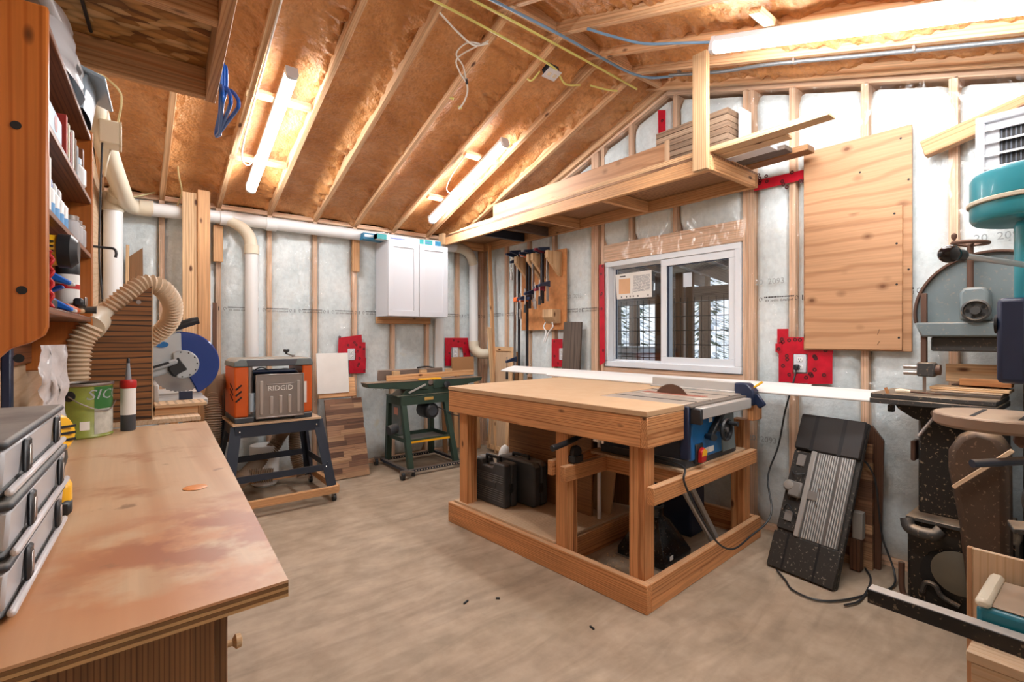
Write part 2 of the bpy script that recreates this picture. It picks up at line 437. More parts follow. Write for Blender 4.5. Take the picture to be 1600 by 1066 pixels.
M_DULLW = wood('wall_plywood', '#d6b898', '#cbaa86', ring=3, knots=False, streak=.15)
M_SNOW = plain('snow', '#eef3fa', .8, var=.04, vs=1.5)
M_LAMP = glow('led_diffuser', '#ffffff', LED)

# ---------------------------------------------------------------- room shell
WID = 5.2; EAVE = 2.45; PITCH = .333; RIDGE = -2.6
def under(y): return EAVE + min(-y, WID+y)*PITCH
def wl(y): return -3.61 + .0564*y          # x of the wall behind the shelf unit
floor = struct('floor', MB().bb(-4.05, .16, -5.35, .16, -.12, 0), M_FLOOR)
# back wall, y = 0
wall_back = struct('wall_back', MB().bb(-3.9, .16, .142, .157, 0, 2.62), M_OSB)
SX = [-3.575, -3.225, -2.82, -2.41, -2.0, -1.605, -1.185, -.768, -.36, -.02]
for x in SX: spart('stud', MB().bb(x-.019, x+.019, 0, .14, .04, 2.45), M_STUD, wall_back)
spart('bottom_plate', MB().bb(-3.6, 0, 0, .14, .001, .039), M_STUD, wall_back)
spart('top_plate', MB().bb(-3.75, 0, .0, .14, 2.451, 2.489), M_STUD, wall_back)
def batt(parent, p0, p1, z0, ztop, axis, amp=.012, seed=0):
    """a puffed batt between two studs; axis 'x' = wall y=0, 'y' = wall x=0"""
    w = abs(p1-p0); nu = max(4, int(w/.045)); nv = max(4, int((ztop((p0+p1)/2)-z0)/.07))
    def fn(u, v):
        a = p0+(p1-p0)*u; zt = ztop(a); z = z0+(zt-z0)*v
        e = min(u, 1-u)*w; ez = min(v, 1-v)*(zt-z0)
        d = .006+.055*math.exp(-(e/.022)**2)+.04*math.exp(-(ez/.03)**2)+amp*nz(a*4+seed, z*3.2, seed)+.006*nz(a*13, z*11, seed)
        d = max(.003, d)
        return (a, d, z) if axis == 'x' else (d, a, z)
    return spart('insulation_batt', MB().grid(nu, nv, fn), M_BATT, parent, sm=180)
for i in range(len(SX)-1):
    batt(wall_back, SX[i]+.014, SX[i+1]-.014, .04, lambda a: 2.45, 'x', seed=i*3.1)
def film(parent, name, a0, a1, z0, zt, axis, off, hole=None):
    na = int(abs(a1-a0)/.05); nv = 46; vs = []; fs = []
    for i in range(na+1):
        for j in range(nv+1):
            a = a0+(a1-a0)*i/na; z = z0+(zt(a)-z0)*j/nv
            d = -off-.006*(1+nz(a*3, z*2.2, 5))-.004*nz(a*9+z*7, z*3-a*4, 2)
            vs.append((a, d, z) if axis == 'x' else (d, a, z))
    for i in range(na):
        for j in range(nv):
            q = (i*(nv+1)+j, (i+1)*(nv+1)+j, (i+1)*(nv+1)+j+1, i*(nv+1)+j+1)
            if hole:
                c = [sum(vs[k][t] for k in q)/4 for t in (0, 1, 2)]; aa = c[0] if axis == 'x' else c[1]
                if hole[0] < aa < hole[1] and hole[2] < c[2] < hole[3]: continue
            fs.append(q)
    return spart(name, MB().add(vs, fs), M_FILM, parent, sm=180)
film_b = film(wall_back, 'vapour_barrier', -3.6, -.005, .03, lambda a: 2.44, 'x', .002)
# window wall, x = 0
WY0, WY1, WZ0, WZ1 = -3.227, -1.959, 1.057, 2.004
sh = MB()
sh.prism([(.15, 0), (-1.94, 0), (-1.94, under(-1.94)+.15), (.15, under(.0)+.1)], lambda a, b, h: (h, a, b), .142, .157)
sh.prism([(-3.25, 0), (-5.35, 0), (-5.35, EAVE+.1), (-3.25, under(-3.25)+.15)], lambda a, b, h: (h, a, b), .142, .157)
sh.bb(.142, .157, -3.25, -1.94, 0, 1.04)
sh.prism([(-1.94, 2.02), (-3.25, 2.02), (-3.25, under(-3.25)+.15), (-2.6, under(-2.6)+.15), (-1.94, under(-1.94)+.15)], lambda a, b, h: (h, a, b), .142, .157)
wall_right = struct('wall_right', sh, M_OSB)
SY = [-.02, -.453, -.86, -1.26, -1.803, -1.845, -1.925, -3.255, -3.295, -3.566, -3.97, -4.37, -4.78, -5.18]
for y in SY: spart('stud', MB().bb(0, .14, y-.019, y+.019, .04, under(y)-.02), M_STUD, wall_right)
for y in (-2.243, -2.684):
    spart('cripple_stud', MB().bb(0, .14, y-.019, y+.019, 2.17, under(y)-.02), M_STUD, wall_right)
    spart('cripple_stud', MB().bb(0, .14, y-.019, y+.019, .04, 1.0), M_STUD, wall_right)
spart('header', MB().bb(.0, .14, -3.236, -1.945, 2.01, 2.165), M_STUD, wall_right)
spart('sill_plate', MB().bb(.0, .14, -3.236, -1.945, 1.002, 1.05), M_STUD, wall_right)
spart('bottom_plate', MB().bb(0, .14, -5.2, 0, .001, .039), M_STUD, wall_right)
def rake(y0, y1, z, t, x0, x1, name, mat, par):
    return spart(name, MB().bar(V(((x0+x1)/2, y0, under(y0)+z+t/2)), V(((x0+x1)/2, y1, under(y1)+z+t/2)), x1-x0, t), mat, par)
rake(0, -2.6, -.02, .038, 0, .14, 'rake_plate', M_STUD, wall_right); rake(-2.6, -5.2, -.02, .038, 0, .14, 'rake_plate', M_STUD, wall_right)
bays = [(-.034, -.439), (-.467, -.846), (-.874, -1.246), (-1.274, -1.79), (-3.309, -3.552), (-3.58, -3.956), (-3.984, -4.356), (-4.384, -4.766), (-4.794, -5.166)]
for i, (a, b) in enumerate(bays): batt(wall_right, a, b, .04, lambda q: under(q)-.05, 'y', seed=40+i*2.3)
for i, (a, b) in enumerate([(-1.86, -2.229), (-2.257, -2.67), (-2.698, -3.24)]):
    batt(wall_right, a, b, 2.165, lambda q: under(q)-.05, 'y', .016, seed=70+i*2.3)
    batt(wall_right, a, b, .04, lambda q: 1.0, 'y', seed=80+i*2.3)
film_r = film(wall_right, 'vapour_barrier', -.005, -5.195, .03, lambda a: under(a)-.03, 'y', .002, (WY0-.01, WY1+.01, WZ0-.01, WZ1+.01))
# printed lettering on the film (upside down, as the sheet was hung)
tm = textmesh('polytarp super six', .0245, .0002)
def icon(c, fn):
    b = MB()
    pts = [(math.cos(a)*.013, math.sin(a)*.017) for a in [k*PI/5+.3 for k in range(10)]]
    b.prism(pts, fn, 0, .0005); return b
def letter(parent, axis, a, z):
    o = V((a, -.022, z)) if axis == 'x' else V((-.022, a, z))
    xa = V((-1, 0, 0)) if axis == 'x' else V((0, 1, 0))
    textpart('lettering', tm, M_INK, parent, mat4(xa, (0, 0, -1), o-V((0, 0, .012))))
    b = MB(); fwd = -xa; t = V((0, -.0005, 0)) if axis == 'x' else V((-.0005, 0, 0))
    q = -.095
    while q < .09:
        w = random.uniform(.004, .011); p = o+fwd*q+V((0, 0, .014)); e = fwd*w
        hh = V((0, 0, .0046)); b.add([p-hh, p+e-hh, p+e+hh, p+hh], [(0, 1, 2, 3)]); q += w+.0035
    for s in (-.118, .112):
        c = o+fwd*s
        for k in range(9):
            a0 = -.4+k*.62; pa = c+fwd*math.cos(a0)*.011+V((0, 0, math.sin(a0)*.016)); pb = c+fwd*math.cos(a0+.5)*.011+V((0, 0, math.sin(a0+.5)*.016))
            ri = .7; b.add([pa, pb, c+(pb-c)*ri, c+(pa-c)*ri], [(0, 1, 2, 3)])
    p = o+fwd*.145; b.add([p+V((0, 0, -.017)), p+fwd*.007+V((0, 0, -.017)), p+fwd*.007+V((0, 0, .017)), p+V((0, 0, .017))], [(0, 1, 2, 3)])
    spart('printed_mark', b, M_INK, parent)
for k in range(10): letter(film_b, 'x', -2.97+.313*k, 1.573)
for y in (-.28, -.595, -.91, -1.225, -1.54, -1.78, -3.49, -3.805, -4.12, -4.435): letter(film_r, 'y', y, 1.581)
tm2 = textmesh('20  2093', .055, .0002); MB_INKL = plain('faded_ink', '#9aa2a4', .7, var=.1)
for (ax, a, z) in (('x', -1.33, .78), ('y', -1.58, 1.72), ('y', -3.43, 1.70), ('y', -3.38, .62), ('y', -4.55, 1.83)):
    o = V((a, -.02, z)) if ax == 'x' else V((-.02, a, z)); xa = V((1, 0, 0)) if ax == 'x' else V((0, -1, 0))
    textpart('lettering', tm2, MB_INKL, film_b if ax == 'x' else film_r, mat4(xa, (0, 0, 1), o))
# the wall behind the shelf unit and the wall behind the camera
struct('wall_left', MB().prism([(wl(.14), .14), (wl(-5.3), -5.3), (wl(-5.3)-.1, -5.3), (wl(.14)-.1, .14)], lambda a, b, h: (a, b, h), 0, 3.5), M_DULLW)
wf = struct('wall_front', MB().bb(-4.05, .16, -5.3, -5.2, 0, 2.62), plain('pale_wall', '#cfcdc6', .8, var=.08))

# ---------------------------------------------------------------- roof
roof = MB()
for y0, y1 in ((.2, -2.6), (-2.6, -5.4)):
    f = lambda y: (EAVE+min(-y, WID+y)*PITCH)+.16
    roof.prism([(y0, f(y0)), (y1, f(y1)), (y1, f(y1)+.02), (y0, f(y0)+.02)], lambda a, b, h: (h, a, b), -4.1, .2)
ceiling = struct('ceiling', roof, M_OSB)
RX = [-4.0, -3.61, -3.225, -2.82, -2.41, -2.0, -1.605, -1.185, -.768, -.40, -.025]
for x in RX:
    n1 = V((0, PITCH, 1)).normalized()*.07; n2 = V((0, -PITCH, 1)).normalized()*.07; x2 = x-.039
    spart('rafter', MB().bar(V((x, .05, EAVE-.05*PITCH))+n1, V((x, -2.75, EAVE+2.75*PITCH))+n1, .038, .14), M_RAFT, ceiling, bev=.003)
    spart('rafter', MB().bar(V((x2, -5.25, EAVE-.05*PITCH))+n2, V((x2, -2.45, EAVE+2.75*PITCH))+n2, .038, .14), M_RAFT, ceiling, bev=.003)
spart('ridge_board', MB().bb(-4.05, -.05, -2.62, -2.58, 3.33, 3.48), M_RAFT, ceiling)
def foam(x0, x1, y0, y1, seed):
    w = x1-x0; nu = 26; nv = int(abs(y1-y0)/.013)
    def fn(u, v):
        x = x0+w*u; y = y0+(y1-y0)*v
        dl = u*w; dr = (1-u)*w
        k = .55+.75*nz(y*2.1, seed, 1.3)+.25*nz(y*9, seed, 7)
        k2 = .35+.5*nz(y*1.7, seed, 9.3)+.25*nz(y*8, seed, 3)
        rg = max(0, 1-abs(y-RIDGE)/.5)
        h = .094+.02*rg-.060*math.exp(-(dr/.075)**2)*max(0, k)-.035*math.exp(-(dl/.05)**2)*max(0, k2)
        bil = math.exp(-(dr/.13)**2)*(.6+.6*nz(y*1.3, seed, 2))+.4*math.exp(-(dl/.08)**2)
        rd = 1-2*abs(nz(x*11, y*12, seed))
        h += .014*nz(x*5, y*4, seed)+.008*nz(x*15, y*13, seed)+.034*bil*nz(x*18, y*22, seed+4)-.026*bil*rd+.014*bil*nz(x*40, y*46, seed)
        h -= .03*math.exp(-(min(abs(y), abs(y+WID))/.06)**2)
        h = max(.006, h)
        return (x, y, EAVE+min(-y, WID+y)*PITCH+h)
    return spart('foam_bay', MB().grid(nu, nv, fn), M_FOAM, ceiling, sm=180)
for i in range(len(RX)-1):
    foam(RX[i]+.017, RX[i+1]-.017, .02, -2.6, i*1.7)
    foam(RX[i]+.017-.039, RX[i+1]-.017-.039, -2.6, -5.2, 30+i*1.7)

# ---------------------------------------------------------------- window and what is outside
win = struct('window_1', MB(), M_VINYL)
wf_ = MB()
for a in ((WY0, WY1, WZ0, WZ0+.05), (WY0, WY1, WZ1-.045, WZ1)): wf_.bb(-.012, .10, a[0], a[1], a[2], a[3])
for a in ((WY0, WY0+.045), (WY1-.045, WY1)): wf_.bb(-.0115, .10, a[0], a[1], WZ0+.05, WZ1-.045)
spart('window_frame', wf_, M_VINYL, win, bev=.003)
def sash(name, y0, y1, x0, x1, bw, z0, z1):
    b = MB()
    b.bb(x0, x1, y0, y1, z0, z0+bw); b.bb(x0, x1, y0, y1, z1-bw, z1)
    b.bb(x0, x1, y0, y0+bw, z0+bw, z1-bw); b.bb(x0, x1, y1-bw, y1, z0+bw, z1-bw)
    s = spart(name, b, M_VINYL, win, bev=.002)
    xm = (x0+x1)/2
    spart('pane', MB().bb(xm-.002, xm+.002, y0+bw-.004, y1-bw+.004, z0+bw-.004, z1-bw+.004), M_GLASS, s)
    g = MB()
    for a in ((y0+bw, y0+bw+.006), (y1-bw-.006, y1-bw)): g.bb(xm-.012, xm+.001, a[0], a[1], z0+bw, z1-bw)
    g.bb(xm-.012, xm+.001, y0+bw, y1-bw, z1-bw-.006, z1-bw)
    spart('gasket', g, M_NAVY, s)
    return s
sash('fixed_sash', -2.60, -2.005, .055, .095, .022, 1.10, 1.962)
sash('sliding_sash', -3.185, -2.55, .002, .048, .055, 1.105, 1.958)
pp = MB().add([(.050, -2.033, 1.89), (.050, -2.425, 1.894), (.050, -2.430, 1.665), (.050, -2.051, 1.666)], [(0, 1, 2, 3)])
pp.v += [p+V((.0008, 0, 0)) for p in pp.v]; pp.g += [V(g) for g in pp.g[:4]]; pp.f += [(7, 6, 5, 4), (0, 4, 5, 1), (1, 5, 6, 2), (2, 6, 7, 3), (3, 7, 4, 0)]
M_PAPER = plain('paper', '#eceae6', .7, var=.03)
paper = solo('window_sticker', pp, M_PAPER, 'white printed rating sheet with an orange panel stuck inside the window glass', 'paper')
def flat(par, x, y0, y1, z0, z1, mat, name='printed_mark'):
    return part(name, MB().add([(x, y0, z0), (x, y1, z0), (x, y1, z1), (x, y0, z1)], [(0, 1, 2, 3)]), mat, par)
flat(paper, .0492, -2.075, -2.20, 1.71, 1.845, plain('orange_print', '#e0b48c', .7, var=.15))
flat(paper, .0492, -2.085, -2.15, 1.862, 1.872, M_INK)
tl = MB()
for k in range(15):
    z = 1.86-k*.0095; y = -2.235
    while y > -2.41:
        w = random.uniform(.02, .06); tl.add([(.0493, y, z), (.0493, max(y-w, -2.41), z), (.0493, max(y-w, -2.41), z-.004), (.0493, y, z-.004)], [(0, 1, 2, 3)]); y -= w+.006
part('printed_lines', tl, plain('grey_print', '#7f8590', .7), paper)
tl = MB()
for y in (-2.10, -2.155, -2.195, -2.23, -2.28, -2.385): tl.bb(.0488, .0494, y-.011, y, 1.675, 1.690)
part('printed_icons', tl, M_INK, paper)
flat(paper, .0492, -2.222, -2.2245, 1.70, 1.75, M_INK)
st = solo('glass_label', MB().bb(.0215, .0225, -2.82, -2.745, 1.72, 1.83), plain('frosted_label', '#c9d3df', .5), 'small pale translucent label on the sliding window pane', 'label')
# outside: snow, porch, wire panel, trees
struct('outside_ground', MB().grid(30, 30, lambda u, v: (.2+u*22, -14+v*24, -.25+.05*nz(u*9, v*9)+u*.6)), M_SNOW)
M_PORCH = wood('porch_timber', '#8d7f74', '#5d5149', knots=False); M_BARK = plain('bark', '#5a4a3d', .9, var=.4, vs=20, bmp=.8, bs=30)
pr = MB()
porch = thing('porch_roof', 'timber porch roof with joists seen through the window', 'porch', (1.5, -3, 0), world=True)
for k in range(15): part('porch_joist', MB().bar((.25, .6-k*.4, 2.33), (2.6, .6-k*.4, 2.06), .038, .14), M_PORCH, porch)
for k in range(16): part('roof_board', MB().bar((.3+k*.15, 1.0, 2.43-k*.0175), (.3+k*.15, -5.6, 2.43-k*.0175), .14, .02), plain('grey_boards', '#9a9690', .8, var=.15), porch)
part('porch_beam', MB().bb(2.42, 2.5, -5.6, 1.0, 1.80, 1.98), M_PORCH, porch)
part('porch_beam', MB().bb(.30, .34, -5.6, 1.0, 2.0, 2.25), wood('brown_beam', '#6a452c', '#4a2d1c', knots=False), porch)
for y in (-1.15, -2.9, -5.0): part('porch_post', MB().bb(2.4, 2.5, y-.05, y+.05, -.2, 1.80), M_PORCH, porch)
lb = thing('porch_partition', 'brown board partition standing on the porch outside the sliding pane', 'partition', (1.3, -1.6, -.2), world=True)
for k in range(4): part('board', MB().bb(1.0+k*.06, 1.03+k*.06, -1.86-k*.085, -1.78-k*.085, -.2, 2.0), wood('partition%d' % k, ('#7a5a44', '#8b8178', '#7a5a44', '#6c5140')[k], '#4f3c2e', knots=False), lb)
wp = thing('wire_fence_panel', 'dark welded wire fence panel on the porch behind the window', 'fence', (.75, -2.4, -.2), world=True)
b = MB()
for k in range(52): b.cyl((.72, -.4-k*.072, -.2), (.72, -.4-k*.072, 1.70), .0034, n=5)
part('vertical_wires', b, M_DARK, wp)['kind'] = 'stuff'
for k in range(14): part('horizontal_wire', MB().cyl((.722, -.3, -.1+k*.135), (.722, -4.2, -.1+k*.135), .0042, n=5), M_DARK, wp)
fb = thing('chest_freezer', 'white chest freezer with lid standing on the porch', 'freezer', (1.6, -.75, -.2), world=True)
part('body', MB().bb(1.3, 1.95, -1.35, -.1, -.2, 1.12), M_WHITE, fb, bev=.02); part('lid', MB().bb(1.28, 1.97, -1.37, -.08, 1.13, 1.20), M_WHITE, fb, bev=.015)
random.seed(21)
for k in range(12):
    x = random.uniform(4.2, 6.2); y = -6+k*.9+random.uniform(-.3, .3); r = random.uniform(.06, .17); h = random.uniform(6, 9)
    t = solo('tree', MB().tube([(x, y, -.3), (x+.05, y+.04, h*.5), (x+.1, y-.03, h)], [r, r*.8, r*.4], 9), M_BARK,
             'bare tree trunk in the snow behind the porch', 'tree', 'tree trunks behind the porch')
M_NEED = plain('snowy_needles', '#5c6a5a', .9, var=.5, vs=8); 
for k in range(10):
    x = random.uniform(7.4, 7.7)+(k % 2)*2.2; y = -6+k*1.25; b = MB(); h = random.uniform(3.0, 4.6)
    for q in range(420):
        zz = random.random(); R = (1-zz)*.9+.08; a = random.uniform(0, 2*PI); rr = R*random.uniform(.5, 1)
        p = V((x+math.cos(a)*rr, y+math.sin(a)*rr, zz*h-.1)); d = V((math.cos(a)*.22, math.sin(a)*.22, -.07)); s_ = V((-math.sin(a), math.cos(a), .1))*random.uniform(.03, .07)
        b.add([p-d*.6, p+s_, p+d, p-s_], [(0, 1, 2, 3)])
    ev = thing('evergreen_tree', 'snow dusted evergreen tree beyond the porch', 'tree', (x, y, -.2), group='evergreens beyond the porch', world=True)
    part('trunk', MB().cyl((x, y, -.2), (x, y, h*.8), .05, .02, n=8), M_BARK, ev)
    f_ = part('foliage', b, [M_NEED, M_SNOW], ev); f_['kind'] = 'stuff'
    for pl in f_.data.polygons: pl.material_index = 1 if random.random() < .45 else 0
random.seed(7)

# ---------------------------------------------------------------- LED shop lights on their cleats
def shop_light(x, ya, yb, label, lab_cleat):
    """runs along the slope from ya to yb just under the rafters"""
    pa = V((x, ya, under(ya))); pb = V((x, yb, under(yb))); d, s, u = frame(pb-pa)
    if u.z < 0: u = -u
    for f in (.24, .76) if label else ():
        c = pa.lerp(pb, f)-u*-.016
        solo('mounting_cleat', MB().bar(c+V((-.2, 0, 0)), c+V((.2, 0, 0)), .06, .032, u), M_PALE, lab_cleat[0 if f < .5 else 1], 'cleat', bev=.002)
    th = thing('shop_light', label, 'light', (x, (ya+yb)/2, under((ya+yb)/2)-.06), group=None, world=True)
    pa -= u*.002; pb -= u*.002
    R = lambda p, w, h, off: [p+s*(-w)+u*off, p+s*w+u*off, p+s*w+u*(off-h), p-s*w+u*(off-h)]
    part('housing', MB().rings([R(pa, .036, .032, 0), R(pb, .036, .032, 0)]), M_WHITE, th, bev=.003)
    cv = [(-.036, -.033), (-.036, -.052), (-.029, -.070), (-.014, -.078), (.014, -.078), (.029, -.070), (.036, -.052), (.036, -.033)]
    rr = lambda p: [p+s*a+u*b for a, b in cv]
    part('diffuser', MB().rings([rr(pa+d*.022), rr(pb-d*.022)]), M_LAMP, th, sm=60)
    for p, q in ((pa-d*.004, pa+d*.022), (pb-d*.022, pb+d*.004)):
        sc = lambda P: [P+s*a*1.04+u*(b-.002) for a, b in [(-.036, .002)]+cv[1:-1]+[(.036, .002)]]
        part('end_cap', MB().rings([sc(p), sc(q)]), M_WHITE, th)
    return th
shop_light(-2.645, -.42, -1.70, 'lit tube shop light between the rafters above the planer', ('short pine cleat under the low end of the light above the planer', 'short pine cleat under the high end of the light above the planer'))
shop_light(-.945, -.40, -1.67, 'lit tube shop light in front of the storage loft and above the wall cabinet', ('short pine cleat under the low end of the light above the cabinet', 'short pine cleat under the high end of the light above the cabinet'))
shop_light(-.84, -3.50, -4.80, 'lit tube shop light on the far roof slope above the drill press', ('short pine cleat at the high end of the light above the drill press', 'short pine cleat at the low end of the light above the drill press'))
shop_light(-1.9, -3.62, -4.90, 'added unseen fill light shaped as a lit tube shop light on the roof slope above the photographer', ('short pine cleat at the high end of the added fill light above the photographer', 'short pine cleat at the low end of the added fill light above the photographer'))  # added fixture and cleats out of frame, extra fill from the camera side
# ---------------------------------------------------------------- big workbench with the table saw let into it
TN = (-1.519, -3.537, 0); TR = math.radians(4.2)
wb = thing('workbench', 'large reddish lumber workbench with a pale MDF top built around the table saw', 'workbench', TN, TR)
def bx(name, par, mat, x0, x1, y0, y1, z0, z1, bev=.003, **k): return part(name, MB().bb(x0, x1, y0, y1, z0, z1), mat, par, bev, **k)
tp = [(0, 0), (.355, 0), (.355, .556), (1.36, .556), (1.36, 1.63), (0, 1.63)]
part('bench_top', MB().prism(tp, lambda a, b, h: (a, b, h), .942, .97), M_MDF, wb, .003)
bx('front_apron', wb, M_BENCH, .003, .041, .038, 1.63, .79, .941)
bx('end_apron', wb, M_BENCH, .003, .35, .0, .038, .79, .941)
bx('end_apron', wb, M_BENCH, .041, 1.36, 1.592, 1.63, .79, .941)
bx('back_apron', wb, M_BENCH, 1.322, 1.36, .56, 1.592, .79, .941)
bx('base_rail', wb, M_BENCH, 0, .038, 0, 1.63, 0, .14)
bx('base_rail', wb, M_BENCH, .039, 1.36, 0, .038, 0, .14)
bx('base_rail', wb, M_BENCH, .039, 1.36, 1.592, 1.63, 0, .14)
bx('base_rail', wb, M_BENCH, 1.322, 1.36, .039, 1.59, 0, .14)
bx('base_crossrail', wb, M_BENCH, .039, 1.32, .60, .638, 0, .138)
bx('lower_shelf', wb, M_DULLW, .03, 1.33, .62, 1.6, .141, .155, .001)
for a, b in ((.042, .04), (.042, .535), (.042, 1.46), (1.20, .04), (1.20, 1.46)):
    bx('leg', wb, M_BENCH, a, a+.05, b, b+.089, .001, .789)
    bx('leg', wb, M_BENCH, a+.051, a+.089, b+.001, b+.089, .001, .789)
bx('outer_brace', wb, M_BENCH, -.004, 1.19, -.040, -.001, .53, .615)
bx('saw_bearer', wb, M_BENCH, -.03, .50, .49, .528, .53, .615)
bx('saw_bearer', wb, M_BENCH, .02, .50, .63, .668, .53, .615)
bx('saw_bearer', wb, M_BENCH, .34, .38, .0, .488, .53, .615)
bx('saw_bearer', wb, M_BENCH, 1.0, 1.04, .0, .53, .53, .615)
bx('saw_platform', wb, M_DULLW, .33, 1.10, -.005, .60, .616, .630, .001)
bx('leg_block', wb, M_BENCH, 1.13, 1.26, -.045, -.005, .80, .935)
# table saw
ts = thing('table_saw', 'blue and black contractor table saw let into the bench top with blade raised', 'table saw', (TN[0], TN[1], .63), TR)
def sx(name, mat, x0, x1, y0, y1, z0, z1, bev=.003, par=None, **k): return part(name, MB().bb(x0, x1, y0, y1, z0-.63, z1-.63), mat, par or ts, bev, **k)
M_SAWTOP = plain('saw_table_alloy', '#b7aca2', .42, metal=.45, var=.08, dust=.4, dcol='#d6c4ae')
sx('saw_table', M_SAWTOP, .36, .66, .015, .55, .945, .969); sx('saw_table', M_SAWTOP, .69, 1.10, .015, .55, .945, .969)
sx('mitre_slot', M_DARK, .655, .695, .018, .548, .948, .956, 0)
sx('mitre_slot', M_DARK, .50, .519, .016, .549, .966, .9698, 0); sx('mitre_slot', M_DARK, .92, .938, .016, .549, .966, .9698, 0)
sx('throat_plate', plain('red_insert', '#a5352c', .5, dust=.5), .735, .80, .09, .50, .964, .9702, 0)
sx('blade_slot', M_DARK, .765, .772, .12, .47, .9695, .9705, 0)
bl = MB(); R_ = .127; n = 80; cz = .97-.055-.63
ptsb = []
for k in range(n*2):
    a = 2*PI*k/(n*2); r = R_ if k % 2 else R_-.007
    ptsb.append((math.cos(a)*r, math.sin(a)*r))
bl.prism(ptsb, lambda a, b, h: (h, .31+a, cz+b-.03+.02), .7665, .7695)
blade = part('blade', bl, plain('worn_blade', '#6d5549', .4, metal=.6, var=.3), ts)
# cabinet body, front panel with wheels
part('body', MB().prism([(.0, .631), (.54, .631), (.52, .944), (.02, .944)], lambda a, b, h: (h, a, b-.63), .37, .96), M_BLKSTEEL, ts, .006)
part('base_flange', MB().bb(.365, .975, -.002, .55, .002, .045), M_BLACKD, ts, .004)
fp = MB(); fp.prism([(.40, .665), (.86, .665), (.84, .93), (.42, .93)], lambda a, b, h: (a, h, b-.63), -.012, .006)
part('front_panel', fp, M_BLUE, ts, .006)
part('panel_plate', MB().prism([(.76, .66), (.93, .66), (.90, .94), (.74, .94)], lambda a, b, h: (a, h, b-.63), -.018, -.004), M_GREYCI, ts, .004)
part('corner_post', MB().bb(.358, .385, -.02, .03, .05, .33), M_NAVY, ts, .004)
wh = MB(); wh.lathe([(.030, 0), (.062, .002), (.066, .012), (.060, .022), (.052, .020), (.050, .008), (.03, .006)], (.70, -.055, .175), (0, -1, 0), 26)
hw = part('handwheel', wh, M_BLACK, ts); 
b = MB()
for k in range(3):
    a = k*2*PI/3+.5; b.bar((.70, -.062, .175), (.70+math.cos(a)*.056, -.062, .175+math.sin(a)*.056), .014, .008, (0, 1, 0))
part('spoke', b, M_BLACK, hw)
part('wheel_knob', MB().cyl((.725, -.07, .21), (.725, -.12, .21), .011, .014, 12), M_BLACK, hw)
part('wheel_shaft', MB().cyl((.70, .0, .175), (.70, -.075, .175), .018, .014, 14), M_STEEL, ts)
part('bevel_arm', MB().bar((.57, -.03, .14), (.72, -.03, .265), .03, .035, (0, 1, 0)), M_BLACK, ts, .006)
part('bevel_handle', MB().cyl((.56, -.02, .15), (.53, -.075, .155), .016, .020, 12), M_BLACK, ts)
part('red_switch_tag', MB().prism([(.452, .655), (.505, .655), (.515, .705), (.485, .735), (.455, .715)], lambda a, b, h: (a, h, b-.63), -.045, -.022), M_REDP, ts, .004)
part('yellow_switch_tag', MB().prism([(.458, .69), (.508, .69), (.508, .715), (.485, .728), (.462, .715)], lambda a, b, h: (a, h, b-.63), -.048, -.044), M_YELLOW, ts)
part('switch_box', MB().bb(.44, .52, -.022, -.002, .02, .12), M_BLACK, ts, .004)
part('warning_sticker', MB().bb(.56, .66, -.0135, -.012, .055, .085), M_PAPER, ts)
part('brand_sticker', MB().bb(.60, .64, -.0135, -.012, .22, .245), M_PAPER, ts)
# rails and fence
part('front_rail', MB().bb(.40, 1.02, -.075, -.03, .265, .325), M_ALU, ts, .004)
part('scale_strip', MB().bb(.37, 1.06, -.03, .012, .322, .333), plain('dirty_scale', '#6b635b', .5, var=.4, vs=30), ts, .002)
part('rail_cap', MB().bb(.375, .402, -.078, -.02, .24, .32), M_BLACK, ts, .003)
fe = part('rip_fence', MB().bb(1.115, 1.145, .06, .66, .342, .405), M_ALU, ts, .003)
part('fence_base', MB().bb(1.09, 1.17, .05, .66, .341, .350), M_ALU, fe, .002)
part('fence_lock', MB().prism([(-.06, .27), (.06, .27), (.06, .405), (-.02, .405), (-.06, .36)], lambda a, b, h: (h, a, b), 1.09, 1.17), M_NAVY, fe, .008)
part('lock_lever', MB().bar((1.13, -.05, .33), (1.13, -.10, .265), .05, .02, (1, 0, 0)), M_NAVY, fe, .006)
part('lock_pointer', MB().bar((1.145, -.03, .37), (1.165, -.085, .415), .012, .018, (1, 0, 0)), M_YELLOW, fe, .002)
# white trim boards lying along the back of the bench
def trimboard(name, lab, b0, b1, a, z, w=.11, t=.013, skew=0.0, cut=.05, rise=.055):
    pf = [(0, 0), (w, 0), (w, t*.45), (w-.012, t*.75), (w-.03, t*.8), (w-.036, t), (.02, t), (.012, t*.8), (.004, t*.8), (0, t*.5)]
    cs, sn = math.cos(rise/w), math.sin(rise/w)
    R = lambda q, k: [V((a+p[0]*cs-p[1]*sn+skew*(q-b0), q+(p[0]*k), z+p[0]*sn+p[1]*cs)) for p in pf]
    o = thing(name, lab, 'trim', TN, TR)
    part('moulding', MB().rings([R(b0, cut*8), R(b1, 0)]), plain('primed_trim', '#d9d8d6', .45, var=.03), o, sm=25)
trimboard('trim_board', 'white primed trim board lying nearest the fence on the bench top', 1.78, -.66, 1.18, .972, .11, .014, cut=0)
trimboard('trim_board', 'long white primed trim board behind the other, reaching past the far end of the bench', 2.5, -.3, 1.262, .972, .12, .014, cut=-.1)
